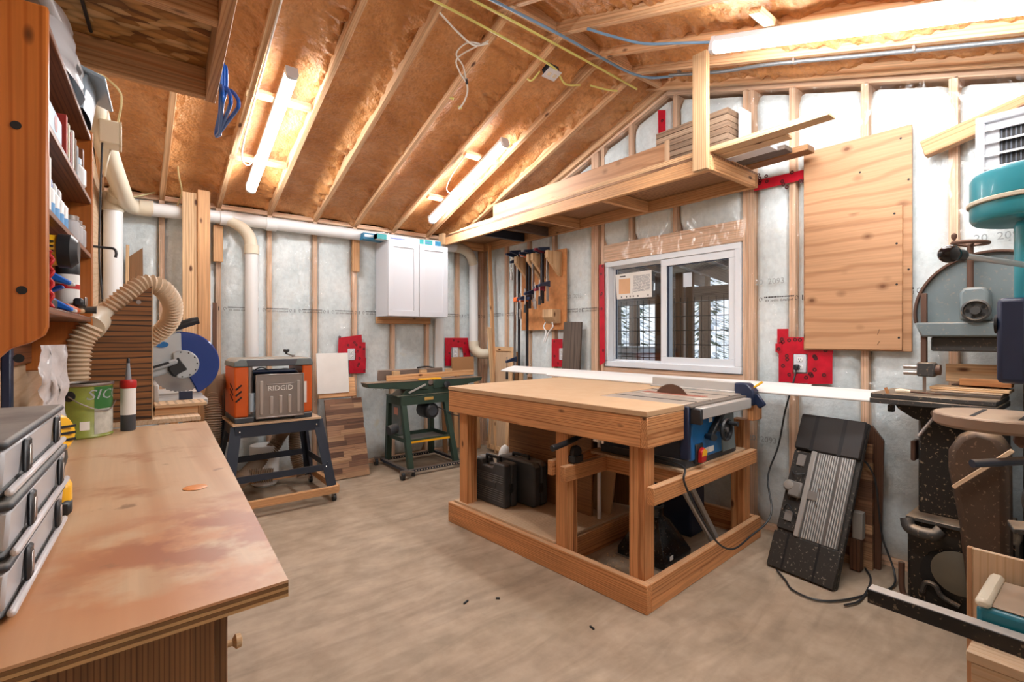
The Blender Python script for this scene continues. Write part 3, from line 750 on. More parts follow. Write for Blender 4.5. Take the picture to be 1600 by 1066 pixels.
# things under the bench
def case(name, lab, a0, a1, b0, b1, z0, z1, tilt=0.0, ribs=True, horns=True):
    o = thing(name, lab, 'tool case', (TN[0], TN[1], 0), TR)
    pr = []
    h = z1-z0; w = b1-b0
    if horns: prof = [(b0, z0), (b1, z0), (b1, z1-.01), (b1-.02, z1), (b1-.11, z1), (b1-.13, z1-.04), (b0+.13, z1-.04), (b0+.11, z1), (b0+.02, z1), (b0, z1-.01)]
    else: prof = [(b0+.02, z0), (b1-.02, z0), (b1, z0+.02), (b1, z1-.03), (b1-.03, z1), (b0+.03, z1), (b0, z1-.03), (b0, z0+.02)]
    am = (a0+a1)/2
    part('shell', MB().prism(prof, lambda p, q, hh: (hh, p, q), a0, am-.002), M_BLACKD, o, .012, seg=2)
    part('shell', MB().prism(prof, lambda p, q, hh: (hh, p, q), am+.002, a1), M_BLACKD, o, .012, seg=2)
    part('handle', MB().tube([(am, b0+w*.3, z1-.02), (am, b0+w*.3, z1+.02), (am, b0+w*.7, z1+.02), (am, b0+w*.7, z1-.02)], .012, 8), M_BLACK, o)
    if ribs:
        for k in range(13):
            if 5 < k < 9: continue
            zz = z0+.035+k*.0145
            part('rib', MB().bb(a0-.004, a0+.004, b0+.012, b1-.012, zz, zz+.006), M_BLACKD, o, .001)
        part('name_plate', MB().bb(a0-.005, a0+.004, b0+.09, b1-.09, z0+.125, z0+.165), M_BLACKD, o, .003)
    part('latch', MB().bb(am-.02, am+.02, b0-.006, b0+.004, z0+.1, z0+.16), M_BLACK, o, .002)
    return o
case('tool_case', 'ribbed black tool case standing nearest the front edge under the bench', .16, .28, 1.20, 1.57, .156, .455)
case('tool_case', 'smooth scuffed black tool case standing behind the ribbed one', .315, .445, 1.07, 1.47, .156, .46, ribs=False, horns=False)
o = solo('oak_panel', MB().bb(.49, .508, .72, 1.52, .156, .86), M_VENEER, 'tall brown oak veneer panel standing behind the tool cases under the bench', 'panel', bev=.001)
def place(o):
    o.location = V(TN)+Matrix.Rotation(TR, 3, 'Z')@o.location; o.rotation_euler = (0, 0, TR); return o
place(o)
place(solo('plastic_bag', MB().sphere((.52, 1.60, .33), .11, 14, (.5, .6, 1.35)), plain('white_plastic', '#dcdad6', .5), 'crumpled white plastic bag behind the ribbed tool case', 'bag'))
place(solo('mdf_offcut', MB().box((.62, .72, .33), (.018, .16, .36), rx(.12)), M_MDF, 'pale MDF offcut leaning under the bench beside the middle leg', 'board', bev=.001))
place(solo('dark_board', MB().box((.66, .90, .38), (.02, .22, .45), rx(.05)), M_GREYW, 'dark grey board standing behind the middle bench leg', 'board', bev=.001))
place(solo('white_strip', MB().box((.50, .665, .40), (.012, .02, .49), rx(.0)), M_WHITE, 'thin white strip standing upright behind the middle bench leg', 'strip'))
place(solo('brown_board', MB().box((.82, .80, .36), (.02, .3, .4), rx(-.08)), M_VENEER, 'wide brown board leaning under the bench near the saw', 'board', bev=.001))
# black clamp with handle lying on the saw bearers
ct = thing('push_clamp', 'black handled push clamp lying on the bearers below the bench top', 'clamp', (TN[0], TN[1], .62), TR)
part('handle', MB().tube(spline([(-.09, .53, .10), (.02, .525, .115), (.14, .54, .13), (.30, .55, .165)], 5), [.017, .018]+[.016]*14, 10), M_BLACK, ct)
part('wheel', MB().lathe([(.01, -.014), (.035, -.014), (.04, 0), (.035, .014), (.01, .014)], (.09, .515, .055), (0, 1, 0), 18), M_BLACK, ct)
part('red_bar', MB().bar((.10, .55, .155), (.34, .56, .16), .018, .014), M_REDP, ct)
part('jaw', MB().bb(.05, .13, .49, .55, .0, .04), M_BLACK, ct, .004)
# dust hood
hd = thing('dust_hood', 'black funnel shaped dust hood standing on the floor inside the bench base', 'dust hood', (TN[0], TN[1], 0), TR)
def ringrect(cx, cy, w, l, z, r, n=24):
    out = []
    for k in range(n):
        a = 2*PI*k/n; c, s = math.cos(a), math.sin(a); m = max(abs(c), abs(s))**r
        out.append(V((cx+c/m*w, cy+s/m*l, z)))
    return out
part('hood', MB().rings([ringrect(.60, .33, .15, .16, .003, 1), ringrect(.60, .33, .15, .16, .05, 1), ringrect(.60, .33, .075, .08, .22, .6), ringrect(.60, .33, .055, .055, .25, 0), ringrect(.60, .33, .055, .055, .31, 0)], cap=False), plain('glossy_black_plastic', '#1a1b1e', .22, var=.3, specks=.3), hd, .003)
part('collar', MB().lathe([(.048, .30), (.056, .30), (.059, .307), (.056, .315), (.048, .315)], (.60, .33, 0), n=24, cap=False), M_BLACK, hd)
part('flange', MB().bb(.44, .76, .16, .50, .001, .008), M_STEEL, hd)
part('label', MB().bb(.50, .535, .1665, .168, .05, .075), M_PAPER, hd)
for k, (l, p0, p1) in enumerate((('grey aluminium rail leaning inside the bench base, nearer the dust hood', (.92, .10, .03), (.50, .13, .54)), ('grey aluminium rail leaning inside the bench base, nearer the window wall', (1.02, .13, .03), (.62, .16, .56)))):
    place(solo('alloy_rail', MB().bar(p0, p1, .022, .03), M_ALU, l, 'rail', bev=.002))
place(solo('dark_tool_box', MB().bb(1.0, 1.19, .30, .58, .0, .34), M_NAVY, 'dark navy box standing on the floor behind the rails under the saw', 'box', bev=.012))
# chips of sawdust on floor under the saw
ch = MB()
for k in range(260):
    a = random.uniform(.1, .55); b_ = random.uniform(.30, .58); s_ = random.uniform(.004, .012); q = random.uniform(0, 6)
    ch.add([(a, b_, .003), (a+s_*math.cos(q), b_+s_*math.sin(q), .006), (a+s_*math.cos(q+1), b_+s_*math.sin(q+1), .003)], [(0, 1, 2)])
dz = place(solo('sawdust', ch, M_PALE, 'loose pale wood chips on the concrete inside the bench base', 'sawdust')); dz['kind'] = 'stuff'
# saw cord to the wall outlet
def W(a, b, z): 
    p = Matrix.Rotation(TR, 3, 'Z')@V((a, b, z)); return V((p.x+TN[0], p.y+TN[1], z))
cord = spline([W(.36, .20, .66), W(.30, -.02, .66), W(.24, -.06, .60), W(.36, -.075, .42), W(.55, -.085, .22), W(.78, -.07, .115), W(1.0, -.07, .12), W(1.20, -.12, .22), (-.20, -3.50, .42), (-.13, -3.535, .62), (-.10, -3.565, .85), (-.075, -3.60, 1.02), (-.05, -3.612, 1.12)], 8)
cd = thing('power_cord', 'black power cord looping from the table saw up to the outlet on the window wall', 'cord', (-.6, -3.5, .1), world=True)
part('cable', MB().tube(cord, .0055, 7), M_BLACK, cd)
part('plug', MB().box((-.045, -3.612, 1.128), (.04, .03, .035)), M_BLACK, cd, .006)
# ---------------------------------------------------------------- pixel helper for wall mounted pieces (rays of the photograph's camera met with real planes)
_A = math.atan2(975, 768)
def ray(u, v):
    a = (u-800)/768.0; b = (526.4-v)/768.0
    return V((math.cos(_A)+a*math.sin(_A), math.sin(_A)-a*math.cos(_A), b))
CAM = V((CAMX, CAMY, CAMZ))
def onY(u, v, y=0.0): d = ray(u, v); return CAM+d*((y-CAMY)/d.y)
def onX(u, v, x=0.0): d = ray(u, v); return CAM+d*((x-CAMX)/d.x)
def onZ(u, v, z=0.0): d = ray(u, v); return CAM+d*((z-CAMZ)/d.z)
def atT(u, v, t): return CAM+ray(u, v)*t
# ---------------------------------------------------------------- red sheathing tape and outlets
def tape(label, axis, polys, off=.026):
    """each strip of a patch is a part"""
    pts = [q for p in polys for q in p]; f = (lambda u, v: onY(u, v, -off)) if axis == 'x' else (lambda u, v: onX(u, v, -off))
    b0 = f(*pts[0]); o = thing('tape_patch', label, 'tape', b0, world=True)
    for k, p in enumerate(polys):
        b = MB(); P = [f(*q) for q in p]; w = V((0, .0008*(k+1), 0)) if axis == 'x' else V((.0008*(k+1), 0, 0))
        n = len(P); b.add([x-w for x in P]+[x-w+V((w.x, w.y, 0)).normalized()*.0007 for x in P], [tuple(range(n)), tuple(range(2*n-1, n-1, -1))]+[(i, (i+1) % n, (i+1) % n+n, i+n) for i in range(n)])
        s = part('tape_strip', b, M_RED, o)
        # round dark printed marks
        us = [q[0] for q in p]; vs = [q[1] for q in p]; dk = MB()
        for j in range(max(1, int((max(us)-min(us))*(max(vs)-min(vs))/(170 if axis == 'x' else 230)))):
            u = random.uniform(min(us)+2.5, max(us)-2.5); v = random.uniform(min(vs)+2.5, max(vs)-2.5)
            c = f(u, v)-w*1.3-V((0, .0006, 0) if axis == 'x' else (.0006, 0, 0))
            e = V((1, 0, 0)) if axis == 'x' else V((0, 1, 0))
            R = [c+e*math.cos(a)*.013+V((0, 0, math.sin(a)*.013)) for a in [i*PI/5 for i in range(10)]]
            dk.add(R+[c+(q-c)*.35 for q in R], [(i, (i+1) % 10, (i+1) % 10+10, i+10) for i in range(10)])
        part('printed_mark', dk, plain('tape_print', '#4a1018', .5), s)['kind'] = 'stuff'
    return o
def rect(u0, v0, u1, v1, du=0): return [(u0, v0), (u1, v0), (u1+du, v1), (u0+du, v1)]
def outlet(label, axis, u0, v0, u1, v1, off=.03):
    f = (lambda u, v: onY(u, v, -off)) if axis == 'x' else (lambda u, v: onX(u, v, -off))
    c = f((u0+u1)/2, (v0+v1)/2); e = V((1, 0, 0)) if axis == 'x' else V((0, -1, 0)); n = V((0, -1, 0)) if axis == 'x' else V((-1, 0, 0))
    o = thing('wall_outlet', label, 'outlet', c, world=True)
    R = Matrix((e, n, V((0, 0, 1)))).transposed()
    part('cover_plate', MB().box(c, (.075, .008, .117), R), M_WHITE, o, .003)
    for s in (-1, 1):
        r = part('receptacle', MB().box(c+V((0, 0, s*.024))+n*.004, (.034, .006, .030), R), M_PVC, o, .004)
        for q in (-.006, .006): part('slot', MB().box(c+V((0, 0, s*.024+.003))+n*.0073+e*q, (.0022, .001, .009), R), M_DARK, r)
        part('slot', MB().box(c+V((0, 0, s*.024-.009))+n*.0073, (.005, .001, .005), R), M_DARK, r)
    part('box', MB().box(c-n*.012, (.06, .02, .1), R), M_PVC, o)
    return o
tape('red tape patch around the outlet beside the planer', 'x', [[(529, 528), (565, 523), (567, 552), (528, 553)], rect(556, 535, 571, 563), [(545, 561), (572, 559), (571, 583), (546, 584)]])
outlet('white outlet in the red patch above the white panel', 'x', 543, 545, 555, 563)
tape('red tape arch around the outlet above the jointer', 'x', [rect(695, 528, 731, 543, 1), rect(695.5, 541, 705, 572), [(722, 540), (733, 540), (737, 575), (726, 572)], rect(719, 570, 733, 579)])
outlet('white outlet under the red arch above the jointer', 'x', 707, 543, 716, 559)
tape('large red tape patch around the outlet beside the window', 'y', [rect(1214.5, 514, 1232, 552), rect(1216, 527, 1302, 553), rect(1217, 552, 1239, 597), rect(1262, 552, 1301, 600), rect(1236, 584, 1264, 599), rect(1212, 537, 1222, 550)])
outlet('white outlet with a black plug in the large red patch', 'y', 1240, 553, 1260, 583)
tape('red tape patch behind the dark plank by the clamp rack', 'y', [rect(862, 530, 879, 573)])
outlet('white outlet half hidden behind the dark leaning plank', 'y', 873, 545, 883, 562)
tape('vertical red tape strip along the window frame', 'y', [[(936, 414), (944, 413), (945.5, 566), (937, 571)]])
tape('short vertical red tape strip high on the gable stud', 'y', [[(1028, 172), (1040, 172), (1040, 218), (1029, 224)]])
tape('horizontal red tape strip between the storage loft and the wall plywood', 'y', [[(1178, 283), (1262, 264), (1262, 279), (1178, 299)]], .02)
# ---------------------------------------------------------------- PVC dust pipe
pv = thing('dust_pipe', 'white PVC dust collection pipe running along the top of the back wall with drops', 'pipe', (-2, -.09, 2.36), world=True)
def pipe(name, pts, r=.054, mat=M_PVC, n=20): return part(name, MB().tube(pts, r, n), mat, pv, sm=50)
pipe('pipe', [(-3.36, -.09, 2.345), (-2.66, -.09, 2.358)]); pipe('pipe', [(-2.66, -.09, 2.358), (-.42, -.09, 2.36)])
for x in (-3.33, -2.78, -2.42): part('coupling', MB().cyl((x-.045, -.09, 2.351), (x+.045, -.09, 2.354), .0605, n=22), M_PVC if x > -3 else M_PVCO, pv, .003)
pipe('branch', spline([(-2.78, -.095, 2.352), (-2.68, -.095, 2.31), (-2.60, -.095, 2.22), (-2.577, -.095, 2.10)], 5), .053, M_PVCO)
part('coupling', MB().cyl((-2.577, -.095, 2.14), (-2.577, -.095, 2.06), .0605, n=22), M_PVCO, pv, .003)
pipe('drop_pipe', [(-2.577, -.095, 2.10), (-2.577, -.095, .55)])
pipe('elbow', spline([(-.46, -.09, 2.36), (-.34, -.09, 2.35), (-.25, -.09, 2.29), (-.202, -.09, 2.18)], 6), .056, M_PVCO)
pipe('drop_pipe', [(-.202, -.09, 2.22), (-.202, -.09, 1.26)])
pipe('elbow', spline([(-.202, -.09, 1.27), (-.20, -.10, 1.19), (-.15, -.14, 1.13), (-.06, -.20, 1.12)], 6), .06, M_PVCO)
pipe('elbow', spline([(-3.30, -.09, 2.345), (-3.41, -.10, 2.345), (-3.46, -.22, 2.36), (-3.49, -.45, 2.40), (-3.55, -.95, 2.49), (-3.62, -1.9, 2.58), (-3.65, -2.3, 2.60)], 6), .058, M_PVCO)
pipe('riser', [(-3.535, -.16, 2.34), (-3.535, -.16, 1.35)], .060, M_PVC); part('coupling', MB().cyl((-3.535, -.16, 2.42), (-3.535, -.16, 2.28), .067, n=22), M_PVCO, pv, .003)
pipe('wye_arm', spline([(-3.535, -.16, 2.30), (-3.53, -.17, 2.36), (-3.515, -.24, 2.385), (-3.50, -.36, 2.39)], 5), .06, M_PVCO)
# ---------------------------------------------------------------- lumber standing and nailed along the back wall
solo('leaning_board', MB().box((-3.045, -.195, 1.26), (.105, .019, 2.5), rx(-.025)), M_PALE, 'tall thin pale pine board leaning on the back wall beside the pipe drop', 'board', bev=.001)
sb = solo('leaning_stud', MB().box((-2.95, -.198, 1.275), (.089, .038, 2.53), rx(-.02)), M_SPF, 'tall framing stud with screw holes leaning against the horizontal dust pipe', 'stud', bev=.003)
solo('leaning_strip', MB().box((-2.885, -.05, .85), (.02, .012, 1.5), rx(-.01)), M_WHITE, 'thin white strip standing beside the tall framing stud', 'strip')
solo('brown_edge_board', MB().box((-2.855, -.05, .82), (.03, .02, 1.6), rx(-.01)), M_DARKW, 'narrow dark brown board standing behind the white strip', 'board')
solo('nailed_block', MB().bb(-2.865, -2.793, -.058, -.02, 1.977, 2.291), M_SPF, 'short wood block with three screws nailed to the stud next to the tall lumber', 'block', bev=.002)
solo('nailed_block', MB().bb(-1.647, -1.577, -.058, -.02, 1.99, 2.32), M_SPF, 'short wood block nailed to the stud left of the white cabinet', 'block', bev=.002)
an = MB().prism([(-3.437, 1.35), (-3.437, 1.96), (-3.352, 2.04), (-3.345, 1.35)], lambda a, b, h: (a, h, b), -.05, -.03)
solo('angled_board', an, M_VENEER, 'brown board with a slanted top standing behind the hose', 'board', bev=.001)
solo('white_offcut', MB().bb(-3.462, -3.44, -.05, -.03, 1.3, 1.95), M_WHITE, 'white edged offcut standing against the slanted brown board', 'board')
solo('thin_lath', MB().box((-3.455, -.05, 1.3), (.022, .015, 1.5), ry(.01)), M_PALE, 'thin pine lath standing beside the vertical pipe in the corner', 'lath')
solo('white_downspout', MB().bb(-.70, -.59, -.06, -.025, .70, 1.53), M_PVC, 'flat white strip hanging below the cabinet beside the red arch', 'strip', bev=.004)
solo('corner_lath', MB().box((-.09, -.33, 1.2), (.045, .022, 2.4), rx(-.06)), M_SPF, 'long thin pine stick leaning in the corner behind the jointer', 'stick', bev=.002)
solo('corner_lath', MB().box((-.145, -.40, .72), (.05, .02, 1.44), rx(-.1)), M_PALE, 'shorter pale stick leaning in front of the long corner stick', 'stick', bev=.002)
# framed cabinet door and boards leaning in the corner
cdr = thing('cupboard_front', 'pale wooden cabinet door leaning in the corner beyond the jointer', 'door', (-.2, -.5, 0), world=True)
part('panel', MB().box((-.10, -.50, .62), (.012, .30, 1.10), ry(.08)), M_DULLW, cdr)
for y in (-.335, -.665): part('stile', MB().box((-.105, y, .62), (.022, .05, 1.18), ry(.08)), M_PALE, cdr, .002)
for z, x in ((1.185, -.06), (.06, -.15)): part('rail', MB().box((x, -.5, z), (.022, .29, .05), ry(.08)), M_PALE, cdr, .002)
for k, (y, h, m, l) in enumerate(((-.76, 1.16, M_VENEER, 'narrow brown board leaning beside the cabinet door'), (-.83, 1.0, M_PALE, 'narrow pale board leaning beside the narrow brown one'), (-.90, .86, M_DARKW, 'dark brown board leaning behind the bench leg'), (-.98, .9, M_VENEER, 'brown strip leaning under the window wall clamps'))):
    solo('leaning_offcut', MB().box((-.10, y, h/2), (.02, .055, h), ry(.06)), m, l, 'board', bev=.001)
for k in range(7):
    solo('upright_offcut', MB().box((-.62+k*.075, -.12-.02*(k % 2), .40), (.055, .02, .8-.05*(k % 3)), rx(-.06)), (M_VENEER, M_DARKW, M_SPF, M_GREYW)[k % 4],
         ('brown', 'dark', 'pale pine', 'grey', 'light brown', 'deep brown', 'yellowish')[k]+' offcut standing behind the jointer, number '+('one', 'two', 'three', 'four', 'five', 'six', 'seven')[k]+' from its motor side', 'board', 'offcuts standing behind the jointer', bev=.001)
solo('cardboard_piece', MB().box((-.36, -.10, 1.0), (.30, .02, .18), rx(-.05)), plain('cardboard', '#a87b52', .8, var=.1), 'brown cardboard piece standing behind the jointer fence', 'cardboard')
# ---------------------------------------------------------------- wall cabinet
cb = thing('wall_cabinet', 'white two door shaker wall cabinet hung on the back wall', 'cabinet', (-1.045, -.165, 1.535), world=True)
part('body', MB().bb(-1.39, -.70, -.31, -.022, 1.535, 2.30), M_WHITE, cb, .002)
for x0, x1 in ((-1.388, -1.048), (-1.042, -.702)):
    d = part('door', MB().bb(x0, x1, -.326, -.311, 1.537, 2.298), M_WHITE, cb, .001)
    b = MB(); w = .058
    b.bb(x0, x1, -.334, -.326, 1.537, 1.537+w); b.bb(x0, x1, -.334, -.326, 2.298-w, 2.298); b.bb(x0, x0+w, -.334, -.326, 1.537+w, 2.298-w); b.bb(x1-w, x1, -.334, -.326, 1.537+w, 2.298-w)
    part('door_frame', b, M_WHITE, d, .001)
solo('cabinet_cleat', MB().bb(-1.395, -.76, -.06, -.021, 1.465, 1.534), M_SPF, 'pine support rail under the white wall cabinet', 'rail', bev=.003)
M_BOXT = plain('teal_carton', '#1f8a90', .5, var=.15, vs=20); M_BOXB = plain('blue_carton', '#1e6f96', .5, var=.2, vs=20)
bx1 = thing('light_carton', 'long thin white and teal lamp carton on top of the wall cabinet', 'carton', (-1.1, -.25, 2.301), world=True)
part('carton', MB().bb(-1.50, -.78, -.315, -.235, 2.301, 2.352), plain('white_carton', '#dfe6e6', .5), bx1)
for a, b, m in ((-1.50, -1.40, M_BOXT), (-1.035, -.985, M_BOXT), (-.97, -.88, M_BOXT), (-.85, -.778, M_BOXB)): part('printed_band', MB().bb(a, b, -.3156, -.2345, 2.301 if m is not M_BOXT or a < -1.1 or a > -1 else 2.302, 2.3526), m, bx1)
for a, b in ((-1.36, -1.20), (-.96, -.90)): part('printed_lettering', MB().bb(a, b, -.3162, -.3154, 2.318, 2.330), plain('purple_print', '#5a6cab', .5), bx1)
bx2 = solo('light_carton', MB().bb(-1.60, -1.0, -.22, -.12, 2.301, 2.365), M_BOXB, 'long blue lamp carton behind the white and teal one on the cabinet', 'carton')
part('printed_band', MB().bb(-1.59, -1.5, -.2206, -.1194, 2.325, 2.35), plain('white_carton2', '#d5e0e4', .5), bx2)
# ---------------------------------------------------------------- thickness planer on its stand
pl = thing('planer', 'orange and grey benchtop thickness planer with a steel infeed tray folded up', 'planer', (-2.55, -.65, .69), world=True)
for x0, x1 in ((-2.83, -2.70), (-2.42, -2.28)): part('foot', MB().bb(x0, x1, -.87, -.42, .681, .722), M_BLACKD, pl, .006)
part('base', MB().bb(-2.72, -2.36, -.84, -.44, .683, .715), M_BLACK, pl)
for x0, x1, s in ((-2.83, -2.735, 1), (-2.35, -2.275, -1)):
    p = part('side_column', MB().bb(x0, x1, -.855, -.43, .722, 1.10), M_ORANGE, pl, .012, seg=2)
    for k in range(3): part('vent', MB().bar((x0-.001 if s > 0 else x1+.001, -.80, .93-k*.04), (x0-.001 if s > 0 else x1+.001, -.68, .965-k*.04), .004, .012), M_DARK, p)
    if s > 0:
        for k in range(3): part('vent', MB().bar((x0+.008, -.8565, .93-k*.045), (x0+.048, -.8565, .965-k*.045), .004, .012, (0, 0, 1)), M_DARK, p)
    else:
        part('warning_label', MB().bb(x0+.004, x0+.03, -.857, -.855, .80, .97), M_PAPER, p); part('column_foot', MB().bb(x0-.02, x0+.004, -.853, -.80, .722, .76), M_ORANGE, p, .004)
part('top_bar', MB().prism([(-2.838, 1.10), (-2.27, 1.10), (-2.272, 1.14), (-2.285, 1.158), (-2.80, 1.158), (-2.83, 1.135)], lambda a, b, h: (a, h, b), -.86, -.425), M_GREYCI, pl, .006)
part('top_bar_inset', MB().prism([(-2.74, 1.104), (-2.41, 1.104), (-2.39, 1.152), (-2.75, 1.152)], lambda a, b, h: (a, h, b), -.866, -.859), plain('dark_grey_plastic', '#4a505a', .5), pl, .002)
part('motor_housing', MB().bb(-2.72, -2.36, -.80, -.48, .80, 1.05), M_BLACK, pl, .02)
part('depth_tube', MB().cyl((-2.725, -.83, .74), (-2.725, -.83, 1.1), .02, n=12), M_STEEL, pl)
part('depth_gauge', MB().cyl((-2.712, -.842, .76), (-2.712, -.842, .90), .022, n=14), plain('pale_blue_plastic', '#a9bccb', .4), pl)
part('gear_cover', MB().bb(-2.37, -2.352, -.84, -.60, .76, .99), M_BLKSTEEL, pl, .004)
tr = part('infeed_tray', MB().bb(-2.69, -2.353, -.885, -.875, .712, 1.036), M_STEEL, pl, .003)
b = MB(); 
for a in ((-2.692, -2.352, .706, .716), (-2.692, -2.352, 1.032, 1.04)): b.bb(a[0], a[1], -.893, -.874, a[2], a[3])
for a in ((-2.694, -2.686), (-2.357, -2.349)): b.bb(a[0], a[1], -.893, -.874, .712, 1.036)
part('tray_rim', b, M_STEEL, tr, .002)
for x, z0, z1 in ((-2.655, .735, .99), (-2.585, .735, .87), (-2.52, .735, .875), (-2.455, .735, .875), (-2.39, .735, .985)):
    part('pressed_rib', MB().box((x, -.886, (z0+z1)/2), (.024, .012, z1-z0)), plain('rib_steel', '#bdb6b1', .3, metal=.5), tr, .0045, seg=2)
part('pressed_bar', MB().bb(-2.62, -2.42, -.8885, -.884, .955, .965), M_STEEL, tr, .002)
textpart('lettering', textmesh('RIDGID', .055, .003), plain('bright_steel', '#f2efec', .3, metal=.2), tr, mat4((1, 0, 0), (0, 0, 1), (-2.52, -.885, .93)))
part('cable', MB().tube(spline([(-2.70, -.8, 1.0), (-2.69, -.83, 1.07), (-2.64, -.84, 1.09), (-2.57, -.83, 1.06), (-2.48, -.83, 1.075), (-2.40, -.83, 1.06), (-2.37, -.83, 1.03)], 6), .005, 6), M_BLACK, pl)
part('roller', MB().cyl((-2.70, -.82, 1.06), (-2.40, -.82, 1.06), .016, n=12), M_NAVY, pl)
part('crank_arm', MB().bar((-2.36, -.62, 1.165), (-2.42, -.66, 1.185), .02, .008), M_STEEL, pl); part('crank_knob', MB().lathe([(.008, 0), (.010, .012), (.022, .018), (.026, .032), (.018, .040)], (-2.425, -.662, 1.185), n=14), M_BLACK, pl)
part('spindle', MB().cyl((-2.36, -.62, 1.15), (-2.36, -.62, 1.175), .014, n=12), M_STEEL, pl)
ps = thing('planer_stand', 'blue black steel stand with splayed legs under the planer', 'stand', (-2.53, -.62, 0), world=True)
part('top_board', MB().bb(-2.845, -2.215, -.885, -.38, .662, .680), M_DULLW, ps, .002)
for x0, y0, x1, y1 in ((-2.82, -.865, -2.90, -.96), (-2.235, -.865, -2.145, -.96), (-2.82, -.41, -2.90, -.31), (-2.235, -.41, -2.145, -.31)):
    sx_ = 1 if x0 < -2.5 else -1; sy_ = 1 if y0 < -.6 else -1
    part('leg', MB().bar((x0, y0, .655), (x1, y1, .075), .006, .075, (1, 0, 0)), M_BLKSTEEL, ps, .001)
    part('leg', MB().bar((x0+sx_*.0, y0+sy_*.035, .655), (x1, y1+sy_*.035, .075), .07, .006, (1, 0, 0)), M_BLKSTEEL, ps, .001)
for y in (-.875, -.40): part('top_rail', MB().bb(-2.83, -2.225, y-.003, y+.003, .575, .66), M_BLKSTEEL, ps)
for x in (-2.83, -2.225): part('top_rail', MB().bb(x-.003, x+.003, -.87, -.40, .575, .66), M_BLKSTEEL, ps)
for y, z in ((-.925, .275), (-.345, .30)): part('lower_rail', MB().bb(-2.87, -2.18, y-.004, y+.004, z-.025, z+.025), M_BLKSTEEL, ps)
for x in (-2.872, -2.178): part('lower_rail', MB().bb(x-.004, x+.004, -.93, -.34, .265, .315), M_BLKSTEEL, ps)
for x, z in ((-2.80, .62), (-2.25, .62), (-2.86, .29), (-2.19, .28)): part('bolt', MB().sphere((x, -.882 if z > .5 else -.932, z), .008, 8), M_CHROME, ps)
for y in (-.98, -.29): part('mobile_base_board', MB().bb(-2.93, -2.11, y-.019, y+.019, .07, .125), M_SPF, ps, .002)
for x in (-2.93, -2.11): part('mobile_base_board', MB().bb(x-.019, x+.019, -.96, -.31, .07, .125), M_SPF, ps, .002)
for x in (-2.9, -2.135):
    for y in (-.955, -.315): part('caster', MB().cyl((x-.012, y, .03), (x+.012, y, .03), .03, n=14), M_BLACK, ps); part('caster_fork', MB().bb(x-.016, x+.016, y-.014, y+.014, .034, .072), M_STEEL, ps)
# flexible hoses around the planer
def hose(name, label, pts, r, mat, step=.017, amp=.12, n=14):
    P = resample(spline(pts, 24), step/2); rr = [r*(1+amp*(1 if i % 2 else -1)) for i in range(len(P))]
    return solo(name, MB().tube(P, rr, n), mat, label, 'hose', sm=25)
hose('flex_hose', 'brown ribbed flex hose bulging out between the bench and the planer stand', [(-2.80, -.38, .97), (-2.88, -.44, .95), (-2.93, -.56, .86), (-2.935, -.62, .72), (-2.945, -.62, .52), (-2.96, -.58, .34), (-2.88, -.55, .20), (-2.7, -.5, .19), (-2.5, -.55, .18)], .055, M_HOSED)
hose('flex_hose', 'brown ribbed flex hose hanging between the planer stand legs', [(-2.30, -.36, .56), (-2.36, -.22, .46), (-2.42, -.20, .34), (-2.55, -.25, .24), (-2.66, -.42, .20), (-2.75, -.60, .185)], .055, M_HOSED)
hose('flex_hose', 'brown ribbed flex hose dropping behind the planer down to the floor', [(-2.24, -.37, .95), (-2.19, -.30, .90), (-2.18, -.22, .72), (-2.24, -.20, .45), (-2.24, -.25, .22), (-2.20, -.3, .07)], .05, M_HOSED)
solo('round_tub', MB().lathe([(.09, .0), (.11, .02), (.125, .34), (.12, .36)], (-2.48, -.145, .001), n=26), M_PVC, 'round white tub standing behind the planer stand', 'tub')
# ---------------------------------------------------------------- panels leaning beside the planer
solo('melamine_sheet', MB().box((-1.89, -.18, .975), (.30, .016, .385), rx(-.10)), plain('white_melamine', '#e3e2de', .4), 'blank white panel resting on the striped board below the outlet', 'panel', bev=.001)
sp_ = thing('butcher_block', 'walnut and pale butcher block panel leaning on the back wall beside the planer', 'panel', (-1.83, -.3, 0), world=True)
WB = [wood('stave%d' % k, c1, c2, knots=False) for k, (c1, c2) in enumerate((('#8a6349', '#6d4a35'), ('#a67f5f', '#87624a'), ('#c19a75', '#a27e5c'), ('#74513c', '#593c2b')))]
def staves(par, c, e, up, w, h, t, rows, nrm):
    """rows of short staves glued edge to edge"""
    y = 0
    for r in range(rows):
        hh = h/rows; x = -random.uniform(0, .25)
        while x < w-.002:
            L_ = random.uniform(.14, .34); a = max(0, x); b = min(w, x+L_)
            if b-a > .01:
                cc = c+e*((a+b)/2-w/2)+up*(hh*(r+.5))
                part('stave', MB().box(cc, (b-a-.0006, hh-.0006, t), Matrix((e, up, nrm)).transposed()), random.choice(WB), par)
            x += L_
up_ = V((0, .30, 1)).normalized(); e_ = V((1, 0, 0)); n_ = e_.cross(up_)
staves(sp_, V((-1.80, -.42, .005)), e_, up_, .36, .75, .02, 15, n_)
part('pine_board', MB().box(V((-1.85, -.165, .83)), (.36, .19, .03), Matrix((e_, up_, n_)).transposed()), M_SPF, sp_, .002)
solo('brown_trim_panel', MB().prism([(-2.86, .45), (-2.86, .98), (-2.74, .86), (-2.70, .45)], lambda a, b, h: (a, h, b), -.30, -.285), M_DARKW, 'dark brown angled panel standing behind the planer hose', 'panel')
